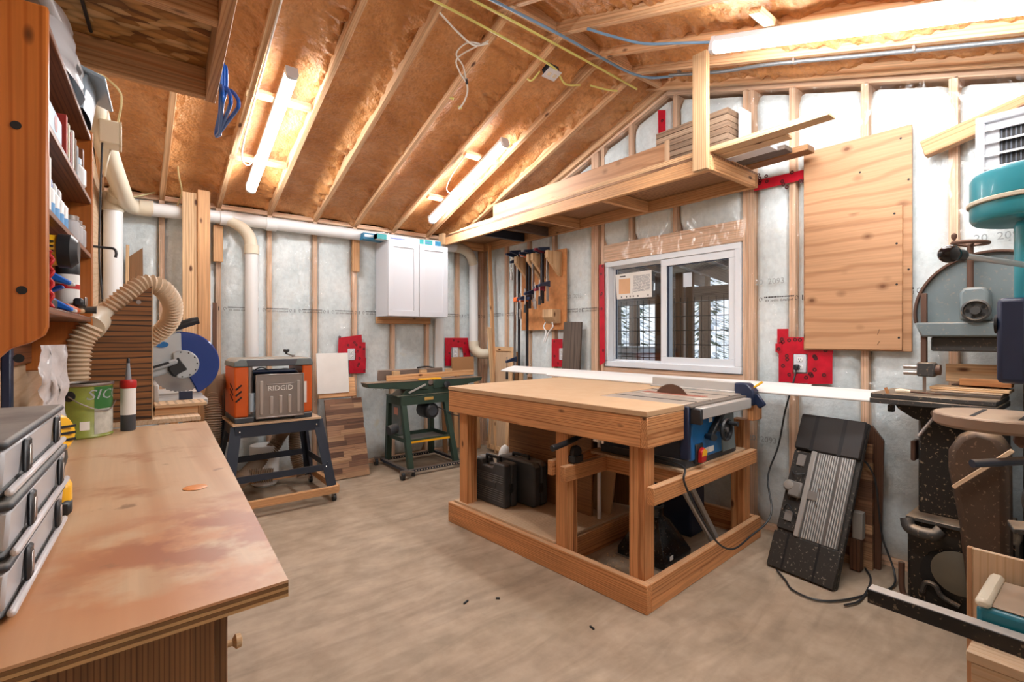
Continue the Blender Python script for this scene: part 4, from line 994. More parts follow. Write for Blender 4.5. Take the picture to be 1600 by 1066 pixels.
# ---------------------------------------------------------------- jointer
jt = thing('jointer', 'dark green bench jointer on a splayed leg stand with black motor', 'jointer', (-1.05, -.4, 0), world=True)
part('infeed_table', MB().prism([(-1.70, .885), (-1.06, .885), (-1.06, .80), (-1.30, .81), (-1.68, .845)], lambda a, b, h: (a, h, b), -.56, -.40), M_GREEN, jt, .004)
part('outfeed_table', MB().prism([(-1.0, .885), (-.40, .885), (-.42, .85), (-.70, .81), (-1.0, .80)], lambda a, b, h: (a, h, b), -.56, -.40), M_GREEN, jt, .004)
part('table_surface', MB().bb(-1.70, -1.065, -.562, -.40, .885, .889), M_CAST, jt); part('table_surface', MB().bb(-.995, -.40, -.562, -.40, .885, .889), M_CAST, jt)
part('cutter_head', MB().cyl((-1.03, -.55, .865), (-1.03, -.40, .865), .028, n=16), M_STEEL, jt)
part('body', MB().prism([(-1.36, .75), (-.78, .75), (-.86, .83), (-1.26, .83)], lambda a, b, h: (a, h, b), -.54, -.34), M_GREEN, jt, .006)
part('body_base', MB().bb(-1.40, -.78, -.56, -.30, .735, .752), M_GREEN, jt, .004)
part('fence', MB().bb(-1.53, -.80, -.40, -.385, .892, 1.0), plain('fence_grey', '#7e6f65', .5, metal=.3, dust=.3), jt, .02)
part('fence_bracket', MB().tube(spline([(-1.08, -.36, 1.005), (-.95, -.34, 1.01), (-.85, -.35, .98), (-.80, -.38, .93)], 5), .008, 8), M_BLACK, jt)
part('lift_knob', MB().lathe([(.012, 0), (.016, .02), (.035, .03), (.036, .045), (.02, .05)], (-.87, -.565, .83), (0, -1, .2), 14), M_BLACK, jt)
part('lift_lever', MB().bar((-1.28, -.565, .775), (-1.10, -.575, .85), .012, .016), M_ALU, jt)
fb = thing('fence_pusher', 'orange pine push board with wooden handles lying against the jointer fence', 'push board', (-1.0, -.47, .89), world=True)
part('board', MB().bar((-1.46, -.45, .918), (-.46, -.47, .938), .03, .055), M_SPF, fb, .003)
for x in (-1.36, -1.06, -.76): part('block', MB().box((x, -.445, .965), (.07, .04, .045)), M_PALE, fb, .002)
part('yellow_pad', MB().bb(-1.15, -.90, -.55, -.50, .8895, .905), M_YELLOW, fb, .003)
for x0, y0, x1, y1 in ((-1.33, -.55, -1.30, -.665), (-.86, -.55, -.79, -.66), (-1.33, -.26, -1.30, -.15), (-.86, -.26, -.79, -.15)):
    part('leg', MB().bar((x0, y0, .735), (x1, y1, .05), .05, .006, (0, 1, 0)), M_GREEN, jt); part('leg', MB().bar((x0-.025, y0+.02, .735), (x1-.025, y1+.02, .05), .006, .05, (0, 1, 0)), M_GREEN, jt)
for y in (-.565, -.25): part('stand_rail', MB().bb(-1.36, -.83, y-.003, y+.003, .655, .735), M_GREEN, jt)
for x in (-1.36, -.83): part('stand_rail', MB().bb(x-.003, x+.003, -.565, -.25, .655, .735), M_GREEN, jt)
part('badge', MB().box((-1.06, -.570, .705), (.10, .004, .03)), plain('gold_badge', '#c9a45a', .4), jt, .008)
for y in (-.605, -.20): part('tray_rail', MB().bb(-1.31, -.81, y-.003, y+.003, .285, .325), M_GREEN, jt)
for x in (-1.315, -.805): part('tray_rail', MB().bb(x-.003, x+.003, -.605, -.2, .285, .325), M_GREEN, jt)
part('tray', MB().bb(-1.31, -.81, -.60, -.2, .283, .287), plain('tray_grey', '#68757c', .5, dust=.4), jt); part('yellow_stripe', MB().bb(-1.30, -.82, -.611, -.608, .285, .305), M_YELLOW, jt)
mo = part('motor', MB().lathe([(.02, 0), (.065, .006), (.08, .02), (.085, .05), (.085, .2), (.07, .21)], (-1.0, -.54, .57), (0, 1, 0), 22), M_BLACK, jt)
part('motor_vent', MB().lathe([(.012, -.001), (.05, -.003), (.055, .004)], (-1.0, -.54, .57), (0, 1, 0), 16), M_BLACKD, mo)
part('motor_mount', MB().bb(-1.12, -.88, -.50, -.32, .655, .665), M_BLACK, jt)
part('dust_port', MB().prism([(-1.34, .36), (-1.30, .36), (-1.28, .68), (-1.34, .68)], lambda a, b, h: (a, h, b), -.50, -.30), M_GREYCI, jt, .004); part('port_pipe', MB().cyl((-1.33, -.42, .42), (-1.43, -.43, .40), .05, n=18), M_BLACKD, jt)
part('port_label', MB().bb(-1.3415, -1.3405, -.45, -.36, .55, .62), plain('pink_label', '#d59a8a', .6), jt)
part('motor_cable', MB().tube(spline([(-.92, -.5, .60), (-.86, -.58, .56), (-.80, -.6, .52), (-.72, -.58, .50)], 5), .005, 6), M_BLACK, jt)
jb = thing('mobile_base', 'black perforated steel mobile base with casters under the jointer', 'mobile base', (-1.05, -.4, 0), world=True)
for y in (-.70, -.115): 
    r = part('base_rail', MB().bb(-1.36, -.72, y-.018, y+.018, .035, .06), M_BLKSTEEL, jb)
    for k in range(21): part('hole', MB().cyl((-1.34+k*.03, y-.0185, .048), (-1.34+k*.03, y-.0195, .048), .006, n=8), M_PVCO, r)
for x in (-1.36, -.74): part('base_rail', MB().bb(x-.018, x+.018, -.70, -.10, .036, .061), M_BLKSTEEL, jb)
for x, y in ((-1.45, -.78), (-1.43, -.12)):
    part('caster', MB().cyl((x-.014, y, .036), (x+.014, y, .036), .036, n=16), M_BLACK, jb); part('caster_bracket', MB().bar((x, y+.0, .08), (x+.12, y+.04, .055), .05, .012), M_STEEL, jb); part('caster_fork', MB().bb(x-.02, x+.02, y-.012, y+.012, .04, .085), M_STEEL, jb)
for x, y in ((-1.31, -.72), (-.76, -.72)): part('foot', MB().cyl((x, y, 0), (x, y, .04), .02, .015, 12), M_BLACK, jb)
# ---------------------------------------------------------------- clamp rack on the window wall
rk = thing('clamp_rack', 'orange OSB clamp rack board with wooden brackets between the corner and the window', 'rack', (0, -1.15, 1.39), world=True)
part('back_board', MB().bb(-.045, -.027, -1.49, -.80, 1.395, 2.20), plain('orange_osb', '#c98a55', .6, var=.35, vs=28), rk, .001)
for y in (-.93, -1.13, -1.20, -1.42):
    part('bracket', MB().prism([(-.046, 2.17), (-.24, 2.17), (-.24, 2.10), (-.07, 1.93), (-.046, 1.93)], lambda a, b, h: (a, h, b), y-.019, y+.019), M_PALE, rk, .002)
part('hook_block', MB().prism([(-.046, 1.60), (-.16, 1.60), (-.16, 1.52), (-.10, 1.46), (-.046, 1.46)], lambda a, b, h: (a, h, b), -1.42, -1.27), M_PALE, rk, .002)
def barclamp(lab, y, x, z0, z1, zj, bar_m, jaw, L=.10, grp='bar clamps on the rack'):
    o = thing('bar_clamp', lab, 'clamp', (x, y, z0), group=grp, world=True)
    part('bar', MB().bb(x-.014, x+.014, y-.006, y+.006, z0, z1), bar_m, o)
    part('fixed_jaw', MB().prism([(x-.02, z1-.035), (x-L, z1-.02), (x-L, z1+.0), (x+.02, z1+.02), (x+.02, z1-.04)], lambda a, b, h: (a, h, b), y-.013, y+.013), jaw, o, .003)
    part('sliding_jaw', MB().prism([(x-.025, zj), (x-L, zj-.015), (x-L, zj+.01), (x+.025, zj+.055), (x+.025, zj-.01)], lambda a, b, h: (a, h, b), y-.014, y+.014), jaw, o, .003)
    part('screw', MB().cyl((x-L+.012, y, zj+.05), (x-L+.012, y, zj-.11), .0065, n=10), M_CHROME, o)
    part('screw_handle', MB().cyl((x-L+.012, y, zj-.11), (x-L+.012, y, zj-.19), .013, .015, 12), M_BLACK if bar_m is M_STEEL else M_STEEL, o)
    return o
M_BAR = plain('dark_clamp_bar', '#34343a', .4, metal=.6, var=.2); M_ORJ = plain('orange_clamp_jaw', '#d0622a', .45)
barclamp('long steel bar clamp with navy jaws hanging first from the corner on the rack', -.80, -.14, .93, 2.22, 1.06, M_STEEL, M_NAVY, .12)
barclamp('long dark bar clamp hanging second from the corner on the rack', -.86, -.13, .95, 2.24, 2.12, M_BAR, M_NAVY, .12)
barclamp('long dark bar clamp with orange jaws hanging third from the corner', -.985, -.12, .93, 2.20, 1.70, M_BAR, M_ORJ, .10)
barclamp('medium dark bar clamp with a navy jaw beside the first wooden bracket', -1.075, -.16, 1.62, 2.19, 1.72, M_BAR, M_NAVY, .14)
barclamp('short steel bar clamp between the middle wooden brackets', -1.165, -.19, 1.68, 2.20, 1.76, M_STEEL, M_NAVY, .12)
barclamp('short grey bar clamp just past the middle brackets', -1.25, -.15, 1.70, 2.20, 1.82, M_BAR, M_NAVY, .11)
barclamp('short grey bar clamp with red grip hanging on the rack', -1.30, -.18, 1.66, 2.20, 1.79, M_BAR, plain('maroon_jaw', '#7c2038', .45), .11)
barclamp('short steel bar clamp next to the bracket nearest the window', -1.36, -.17, 1.68, 2.20, 1.83, M_STEEL, M_NAVY, .12)
ho = thing('horizontal_clamp', 'small navy clamp with orange grip clipped level across the long bars', 'clamp', (-.2, -.97, 1.70), world=True)
part('bar', MB().bb(-.215, -.195, -1.13, -.93, 1.705, 1.735), M_NAVY, ho, .003); part('grip', MB().bb(-.22, -.19, -.93, -.87, 1.695, 1.745), M_ORJ, ho, .006); part('screw', MB().cyl((-.205, -.90, 1.70), (-.205, -.90, 1.56), .007, n=8), M_CHROME, ho)
tg = thing('spring_tongs', 'bent white wire tongs hanging from the wooden hook block', 'tongs', (-.13, -1.35, 1.3), world=True)
for s in (-1, 1): part('arm', MB().tube(spline([(-.14, -1.345+s*.05, 1.47), (-.15, -1.345+s*.065, 1.42), (-.15, -1.335+s*.02, 1.37), (-.16, -1.30+s*.012, 1.27)], 5), .007, 8), M_PVC, tg)
solo('dark_plank', MB().box((-.065, -1.59, 1.16), (.022, .235, .62), rx(.03)@ry(.03)), M_GREYW, 'dark grey brown plank leaning on the wall between the red tape and the window', 'plank', bev=.002)
# ---------------------------------------------------------------- storage loft under the gable
lf = thing('storage_loft', 'lumber framed storage loft hung along the window wall below the rafters', 'loft', (-.3, -1.7, 2.355), world=True)
part('ledger', MB().bb(-.064, -.026, -3.355, -.03, 2.355, 2.445), M_SPF, lf, .003)
part('front_beam', MB().bb(-.638, -.60, -3.355, -.06, 2.355, 2.445), M_SPF, lf, .003)
for y, m in ((-.085, M_SPF), (-.86, M_BLKSTEEL), (-1.24, M_GREYW), (-1.68, M_SPF), (-2.46, M_SPF), (-3.336, M_SPF)): part('joist', MB().bb(-.599, -.065, y-.019, y+.019, 2.356, 2.444), m, lf, .003)
part('deck', MB().bb(-.638, -.027, -1.70, -.065, 2.446, 2.461), M_DECK, lf); part('deck', MB().bb(-.638, -.027, -3.35, -1.702, 2.446, 2.461), M_DECK, lf)
part('hanger_post', MB().bb(-.678, -.639, -3.35, -3.255, 2.357, under(-3.3)+.0), M_PALE, lf, .003)
part('hanger_post', MB().bb(-.678, -.639, -.185, -.095, 2.357, 2.485), M_PALE, lf, .003)
def bd(name, lab, x0, x1, y0, y1, z0, z1, m, rot=None, cat='board', bev=.002, grp=None, order=None):
    return solo(name, MB().box(((x0+x1)/2, (y0+y1)/2, (z0+z1)/2), (x1-x0, y1-y0, z1-z0), rot, order), m, lab, cat, grp, bev)
bd('loft_board', 'wide orange plywood board standing on edge at the front of the loft', -.52, -.50, -2.95, -.92, 2.462, 2.67, M_PLY, ry(.0))
bd('loft_board', 'short pale board end standing beside the orange plywood on the loft', -.535, -.523, -2.99, -2.955, 2.462, 2.68, M_DULLW)
for k in range(3):
    bd('loft_strip', ('pale pine strip lowest on the front beam of the loft', 'pale pine strip in the middle of the three long ones on the loft', 'pale pine strip on top of the long ones at the loft edge')[k], -.638+k*.012, -.55+k*.012, -4.0+k*.02, -.25-.2*k, 2.4625+k*.014, 2.4755+k*.014, M_PALE, None, 'board', .001, 'long strips along the loft edge')
bd('loft_strip', 'shorter pale strip below the long ones sticking past the loft end post', -.54, -.45, -3.75, -1.4, 2.4625, 2.478, M_PALE, None, 'board', .001)
st_ = [('#a88f78', '#8d745e'), ('#b29a82', '#967d66'), ('#9c836c', '#7f6753')]
for k in range(6):
    bd('siding_plank', ('lowest', 'second lowest', 'third', 'fourth', 'fifth', 'topmost')[k]+' grey brown plank in the stack high on the loft', -.33, -.15, -3.30, -2.74, 2.60+k*.042, 2.638+k*.042, MATS.get('sid%d' % (k % 3)) or wood('sid%d' % (k % 3), *st_[k % 3], knots=False), None, 'plank', .001, 'plank stack on the loft')
bd('loft_carton', 'cream carton under the plank stack on the loft', -.38, -.12, -3.36, -2.70, 2.462, 2.597, plain('cream_carton', '#d9b68e', .7), None, 'carton')
bd('white_edge_panel', 'white edged panel standing at the end of the plank stack on the loft', -.24, -.10, -3.345, -3.325, 2.60, 2.86, M_PVC, None, 'panel')
for k, (l, y1, x0, z, m) in enumerate((('white moulding sticking out past the loft end', -3.62, -.44, 2.4625, M_WHITE), ('grey weathered board sticking out past the loft end near the wall', -3.66, -.33, 2.4625, M_GREYW), ('brown board sticking out past the loft end against the wall', -3.74, -.21, 2.4625, M_VENEER))):
    bd('loft_offcut', l, x0, x0+.10, y1, -2.2-.1*k, z, z+.02+.008*k, m)
# ---------------------------------------------------------------- plywood sheets, diagonal brace board, air conditioner on the window wall
pa_ = bd('wall_plywood', 'large fir plywood sheet fixed high on the window wall', -.043, -.028, -4.205, -3.652, 1.242, 2.505, M_PLY, order=(1, 2, 0))
pb_ = bd('wall_plywood', 'smaller knotty fir plywood sheet over the lower half of the large one', -.058, -.0435, -4.165, -3.665, 1.25, 2.062, M_PLY, order=(1, 2, 0))
for o, pts in ((pa_, ((-4.155, 2.44), (-3.96, 2.30), (-4.19, 1.7), (-4.19, 2.2))), (pb_, ((-4.13, 2.02), (-4.14, 1.85), (-4.14, 1.62), (-4.15, 1.32)))):
    for y, z in pts: part('nail_hole', MB().cyl((-.0435 if o is pa_ else -.0585, y, z), (-.0445 if o is pa_ else -.0595, y, z), .006, n=8), M_INK, o)
for z0, z1 in ((1.335, 1.37), (1.28, 1.30)): part('pen_mark', MB().bar((-.0590, -4.05, z0), (-.0590, -4.06, z1), .001, .004, (1, 0, 0)), M_INK, pb_)
solo('brace_board', MB().bar((-.075, -4.262, 2.335), (-.075, -4.80, 2.475), .06, .088), M_SPF, 'thick lumber board fixed at a slant above the air conditioner', 'board', bev=.003)
ac = thing('air_conditioner', 'white louvred air conditioner grille high on the window wall behind the drill press', 'air conditioner', (-.15, -4.75, 2.0), world=True)
part('case', MB().bb(-.235, -.03, -5.02, -4.505, 2.005, 2.36), M_WHITE, ac, .006)
b = MB(); 
for a in ((-5.03, -4.495, 1.995, 2.022), (-5.03, -4.495, 2.343, 2.372)): b.bb(-.262, -.236, *a)
for a in ((-4.527, -4.495), (-5.03, -5.0)): b.bb(-.262, -.236, a[0], a[1], 2.022, 2.343)
part('grille_frame', b, M_WHITE, ac, .004)
part('coil', MB().bb(-.2385, -.236, -4.99, -4.575, 2.03, 2.30), M_DARK, ac)
for k in range(26): part('coil_fin', MB().bb(-.2405, -.2385, -4.585-k*.016, -4.58-k*.016, 2.03, 2.30), M_BLKSTEEL, ac)
for k in range(5): part('louvre', MB().bar((-.256, -4.527, 2.305-k*.06), (-.256, -5.0, 2.305-k*.06), .022, .006, (-.5, 0, 1)), M_PVC, ac)
# ---------------------------------------------------------------- black ribbed table leaning by the bench
bt = thing('leaning_saw_table', 'dusty black ribbed machine table leaning against the window wall', 'machine table', (-.4, -3.83, 0), world=True)
e0 = V((-.03, -.36, -.005)).normalized(); c0 = V((-.535, -3.655, .005)); tp_ = V((-.15, -3.62, .845)); u0 = (tp_-c0).normalized(); u0 = (u0-e0*u0.dot(e0)).normalized(); n0 = u0.cross(e0)
if n0.x > 0: n0 = -n0
def bt_box(name, a0, a1, b0, b1, t0, t1, m, bev=.003, par=None):
    R = Matrix((e0, u0, n0)).transposed(); c = c0+e0*((a0+a1)/2)+u0*((b0+b1)/2)+n0*((t0+t1)/2)
    return part(name, MB().box(c, (a1-a0, b1-b0, t1-t0), R), m, par or bt, bev)
Hh = .92
M_TBLK = plain('dusty_black_casting', '#2b2825', .6, var=.35, vs=7, specks=.55, dcol='#a99c8c')
M_TTOP = plain('black_board', '#2b2828', .55, var=.2, vs=4)
bt_box('back_plate', 0, .35, 0, Hh, -.03, 0, M_TBLK)
bt_box('top_board', .0, .35, .70, Hh, .0, .028, M_TTOP, .008)
for a in (.085, .235): bt_box('groove', a, a+.02, .70, Hh-.004, .0275, .0285, M_INK, 0)
bt_box('bottom_board', -.004, .35, 0, .20, .0, .024, M_TBLK, .006)
for a in (.075, .24): bt_box('bottom_groove', a, a+.012, .004, .2, .0235, .0245, M_DARK, 0)
bt_box('ribbed_plate', .135, .33, .20, .70, .0, .018, M_STEEL if False else plain('dull_alloy', '#6f6d6b', .45, metal=.5, var=.2), .002)
for k in range(15):
    if k in (9,): continue
    bt_box('rib', .145+k*.0122, .151+k*.0122, .205, .695, .018, .026, plain('rib_alloy', '#bdbdbb', .4, metal=.15, var=.2), .001)
bt_box('slide_rail', .105, .135, .20, .70, .0, .034, plain('rail_alloy', '#a5a29e', .4, metal=.2, var=.2), .004)
bt_box('mechanism_plate', .0, .105, .22, .69, .0, .012, M_TBLK)
for b0, b1, m in ((.60, .67, M_STEEL), (.27, .33, M_STEEL)): bt_box('vent_plate', .03, .075, b0, b1, .012, .02, plain('worn_grey', '#7a7672', .5, var=.3), .002)
bt_box('knob_block', .03, .10, .41, .50, .012, .05, plain('worn_grey', '#7a7672', .5, var=.3), .008)
part('round_knob', MB().lathe([(.01, 0), (.03, .004), (.034, .02), (.026, .034), (.01, .038)], c0+e0*.03+u0*.47+n0*.02, n0, 18), plain('knob_grey', '#8d8984', .45, var=.2), bt)
bt_box('pointer_plate', .13, .185, .42, .47, .026, .032, plain('worn_grey', '#7a7672', .5, var=.3), .004)
for q in (.40, .49): part('bolt', MB().cyl(c0+e0*.19+u0*q+n0*.026, c0+e0*.19+u0*q+n0*.036, .006, n=8), M_STEEL, bt)
part('wire', MB().tube(spline([c0+e0*.02+u0*.56+n0*.02, c0+e0*.05+u0*.54+n0*.045, c0+e0*.09+u0*.56+n0*.02], 5), .004, 6), M_BLACK, bt)
part('wire', MB().tube(spline([c0+e0*.02+u0*.33+n0*.02, c0+e0*.05+u0*.36+n0*.045, c0+e0*.10+u0*.30+n0*.02], 5), .004, 6), M_BLACK, bt)
# boards behind it
solo('walnut_panel', MB().prism([(-3.93, .0), (-3.93, .80), (-4.035, .815), (-4.09, .735), (-4.075, .0)], lambda a, b, h: (-.09+h-(b*.0), a, b), -.012, .012), M_DARKW, 'brown walnut panel with a clipped corner standing behind the leaning black table', 'panel', bev=.001)
sp2 = thing('striped_offcut', 'striped butcher block offcut standing between the black table and the walnut panel', 'panel', (-.14, -3.98, 0), world=True)
staves(sp2, V((-.135, -3.98, .002)), V((0, -1, 0)), V((0, 0, 1)), .14, .71, .02, 14, V((-1, 0, 0)))
solo('grey_block', MB().box((-.20, -4.0, .26), (.05, .05, .15)), plain('grey_block', '#a9a49d', .6), 'small pale grey block propped beside the black ribbed table', 'block', bev=.003)
solo('block_prop', MB().box((-.20, -3.99, .095), (.06, .05, .175)), M_DARKW, 'dark wood prop under the small grey block', 'block', bev=.002)
cb2 = spline([(-.20, -3.97, .63), (-.19, -4.03, .62), (-.17, -4.07, .52), (-.16, -4.085, .35), (-.15, -4.10, .20), (-.19, -4.16, .06), (-.30, -4.18, .012), (-.5, -4.12, .01), (-.66, -4.06, .01), (-.75, -3.98, .01), (-.74, -3.87, .01), (-.66, -3.80, .01), (-.58, -3.72, .012)], 8)
solo('loose_cord', MB().tube(cb2, .005, 7), M_BLACK, 'black cord trailing down beside the leaning table and looping on the floor', 'cord')
cb3 = spline([(-.16, -4.02, .012), (-.28, -4.08, .012), (-.44, -4.11, .012), (-.60, -4.12, .012), (-.7, -4.09, .012)], 8)
solo('loose_cord', MB().tube(cb3, .005, 7), M_BLACK, 'second black cord lying on the floor toward the band saw', 'cord')
# ---------------------------------------------------------------- band saw
bs = thing('band_saw', 'old grey cast iron band saw with round wheel cover standing at the window wall', 'band saw', (-.25, -4.45, 0), world=True)
def disc(name, cy, cz, r, x0, x1, m, n=40, a0=0, a1=2*PI, bev=.004):
    p = [(cy+math.cos(a0+(a1-a0)*k/n)*r, cz+math.sin(a0+(a1-a0)*k/n)*r) for k in range(n+(0 if a1-a0 > 6.2 else 1))]
    return part(name, MB().prism(p, lambda a, b, h: (h, a, b), x0, x1), m, bs, bev)
disc('upper_wheel_cover', -4.56, 1.44, .285, -.30, -.24, M_GREYCI, a0=-.16, a1=PI+.16)
b = MB(); rr = lambda r, x: [V((x, -4.56+math.cos(-.16+(PI+.32)*k/43)*r, 1.44+math.sin(-.16+(PI+.32)*k/43)*r)) for k in range(44)]
b.rings([rr(.288, -.24), rr(.288, -.322), rr(.276, -.322), rr(.276, -.30)], cap=False, closed=False); part('cover_rim', b, M_RUST, bs, .002)
part('upper_arm', MB().prism([(-4.292, 1.395), (-4.9, 1.395), (-4.9, 1.325), (-4.32, 1.325)], lambda a, b, h: (h, a, b), -.40, -.22), M_GREYCI, bs, .008)
part('arm_web', MB().prism([(-4.345, 1.325), (-4.9, 1.325), (-4.9, 1.255), (-4.345, 1.255)], lambda a, b, h: (h, a, b), -.34, -.24), M_CAST, bs, .006)
part('column', MB().bb(-.32, -.10, -4.95, -4.66, .02, 1.5), M_BLKCI, bs, .015)
part('tension_screw', MB().cyl((-.375, -4.495, 1.50), (-.375, -4.495, 1.755), .0125, n=12), M_RUST, bs)
hwp = [( .030, 0), (.034, .006), (.030, .012)]
hb = MB(); P_ = [V((-.375+math.cos(a)*.062, -4.495+math.sin(a)*.062, 1.762+.006*math.sin(a))) for a in [k*2*PI/26 for k in range(27)]]
hb.tube(P_, .0085, 8); hw2 = part('tension_wheel', hb, M_RUST, bs)
for k in range(4):
    a = k*PI/2+.4; part('spoke', MB().cyl((-.375, -4.495, 1.745), (-.375+math.cos(a)*.06, -4.495+math.sin(a)*.06, 1.762), .006, n=6), M_RUST, hw2)
part('crank_peg', MB().lathe([(.005, 0), (.005, .02), (.011, .03), (.011, .045), (.004, .052)], (-.375, -4.438, 1.765), n=10), M_RUST, hw2)
part('bearing_box', MB().prism([(-4.46, 1.40), (-4.46, 1.53), (-4.475, 1.555), (-4.545, 1.555), (-4.56, 1.53), (-4.56, 1.40)], lambda a, b, h: (h, a, b), -.40, -.30), M_GREYCI, bs, .012, seg=2)
lb_ = MB(); 
lb_.lathe([(.046, 0), (.052, .008), (.052, .022), (.044, .026), (.040, .012), (.034, .010)], (-.40, -4.52, 1.445), (-1, 0, 0), 24); lw = part('hub_wheel', lb_, M_CAST, bs)
part('hub', MB().cyl((-.40, -4.52, 1.445), (-.43, -4.52, 1.445), .018, n=14), M_CAST, lw)
for k in range(5):
    a = k*2*PI/5; part('hub_hole', MB().cyl((-.4105, -4.52+math.cos(a)*.030, 1.445+math.sin(a)*.030), (-.413, -4.52+math.cos(a)*.030, 1.445+math.sin(a)*.030), .008, n=10), M_DARK, lw)
part('guide_post', MB().bb(-.375, -.345, -4.335, -4.313, 1.15, 1.54), M_RUST, bs, .002)
part('guide_bracket', MB().bb(-.39, -.33, -4.37, -4.30, 1.13, 1.20), M_CAST, bs, .006)
for z in (1.145, 1.175): part('guide_screw', MB().cyl((-.37, -4.31, z), (-.37, -4.245, z), .011, n=10), M_STEEL, bs)
part('guide_wheel', MB().lathe([(.01, -.012), (.026, -.012), (.026, .012), (.01, .012)], (-.36, -4.375, 1.165), (0, 1, 0), 18), M_RUST, bs)
part('blade', MB().bb(-.361, -.359, -4.332, -4.318, .98, 1.5), M_STEEL, bs)
part('saw_table', MB().bb(-.52, -.16, -4.60, -4.145, 1.022, 1.045), M_CAST, bs, .003); part('table_rim', MB().bb(-.523, -.157, -4.603, -4.142, .995, 1.021), M_CAST, bs, .003)
part('trunnion', MB().prism([(-4.22, .994), (-4.24, .965), (-4.30, .925), (-4.38, .905), (-4.46, .91), (-4.52, .94), (-4.53, .994)], lambda a, b, h: (h, a, b), -.44, -.36), M_BLKCI, bs, .005)
part('tilt_clamp', MB().bb(-.46, -.43, -4.225, -4.20, .95, .985), M_BLKCI, bs, .003)
part('tilt_lever', MB().cyl((-.455, -4.385, .955), (-.49, -4.33, .85), .0075, n=10), M_STEEL, bs); part('tilt_lever_hub', MB().cyl((-.44, -4.39, .965), (-.475, -4.39, .965), .02, n=14), M_STEEL, bs)
part('lower_body', MB().bb(-.36, -.12, -4.60, -4.30, .45, .93), M_BLKCI, bs, .01)
part('body_hole', MB().cyl((-.358, -4.45, .89), (-.364, -4.45, .89), .025, n=16), M_DARK, bs)
part('knob_bracket', MB().bb(-.34, -.26, -4.285, -4.265, .70, .80), M_RUST, bs, .004)
part('ledge', MB().bb(-.47, -.10, -4.62, -4.275, .435, .455), M_CAST, bs, .003); part('ledge_lip', MB().tube(spline([(-.47, -4.28, .44), (-.485, -4.30, .40), (-.485, -4.38, .395), (-.47, -4.41, .42)], 6), .028, 10), M_CAST, bs)
part('base', MB().bb(-.44, -.08, -4.66, -4.275, .002, .434), M_BLKCI, bs, .012); part('base_plate', MB().bb(-.465, -.07, -4.69, -4.255, .001, .03), M_BLKCI, bs, .004)
part('base_pipe', MB().tube(spline([(-.47, -4.26, .22), (-.47, -4.262, .09), (-.475, -4.29, .055), (-.48, -4.36, .05), (-.48, -4.5, .05)], 6), .013, 10), M_RUST, bs)
part('flywheel_opening', MB().prism([(-4.40+math.cos(a)*.075, .20+math.sin(a)*.11) for a in [k*2*PI/20 for k in range(20)]], lambda a, b, h: (h, a, b), -.447, -.4405), M_DARK, bs)
part('flywheel', MB().lathe([(.02, 0), (.09, .006), (.10, .02), (.06, .03)], (-.449, -4.47, .24), (-1, 0, 0), 24), plain('worn_iron', '#6a675c', .5, metal=.4, var=.3), bs)
part('rocker_arm', MB().tube(spline([(-.455, -4.335, .10), (-.46, -4.35, .15), (-.46, -4.385, .15), (-.46, -4.41, .11), (-.455, -4.47, .085)], 6), .011, 8), M_CAST, bs)
# lower wheel guard, dusty brown
gd = [(-4.525, .06), (-4.485, .5), (-4.448, .74), (-4.45, .82), (-4.485, .89), (-4.54, .925), (-4.61, .91), (-4.645, .85), (-4.65, .06)]
part('lower_guard', MB().prism(gd, lambda a, b, h: (h, a, b), -.58, -.46), plain('dusty_brown_guard', '#4d3d32', .45, metal=.35, var=.5, vs=5, dust=.8, dcol='#b89a7c', specks=.35), bs, .03, seg=3)
part('push_plate', MB().bar((-.62, -4.48, .67), (-.62, -4.66, .86), .016, .04, (1, 0, 0)), M_DULLW, bs, .002)
# wood lying on the saw table
for k, (l, x0, x1, y0, y1, z0, z1, m) in enumerate((
    ('pale plank lying on edge at the back of the band saw table', -.20, -.17, -4.62, -4.375, 1.10, 1.19, M_PALE),
    ('reddish cedar offcut on the band saw table behind the planks', -.28, -.21, -4.62, -4.44, 1.09, 1.125, M_BENCH),
    ('thin pale plank on the band saw table', -.34, -.20, -4.62, -4.34, 1.068, 1.082, M_PALE),
    ('thin grey plank lowest on the band saw table', -.40, -.22, -4.60, -4.37, 1.046, 1.058, M_GREYW),
    ('pale strip between the planks on the band saw table', -.36, -.16, -4.60, -4.345, 1.0585, 1.067, M_DULLW))):
    bd('saw_offcut', l, x0, x1, y0, y1, z0, z1, m, None, 'board', .002)
bd('support_block', 'brown block holding up the plank at the back of the band saw table', -.22, -.165, -4.60, -4.40, 1.046, 1.089, M_DARKW, None, 'block')
kn = thing('screwdriver', 'dusty screwdriver with pale handle lying on the band saw table', 'screwdriver', (-.45, -4.3, 1.05), world=True)
part('handle', MB().tube([(-.47, -4.235, 1.058), (-.465, -4.255, 1.060), (-.455, -4.29, 1.058)], [.008, .012, .008], 10), M_PVCO, kn); part('shaft', MB().cyl((-.455, -4.29, 1.057), (-.42, -4.40, 1.052), .005, n=8), M_RUST, kn)
bd('wood_shim', 'thin orange wood shim leaning on the band saw table edge', -.50, -.47, -4.215, -4.208, 1.0, 1.075, M_BENCH, rx(-.35), 'shim', .0)
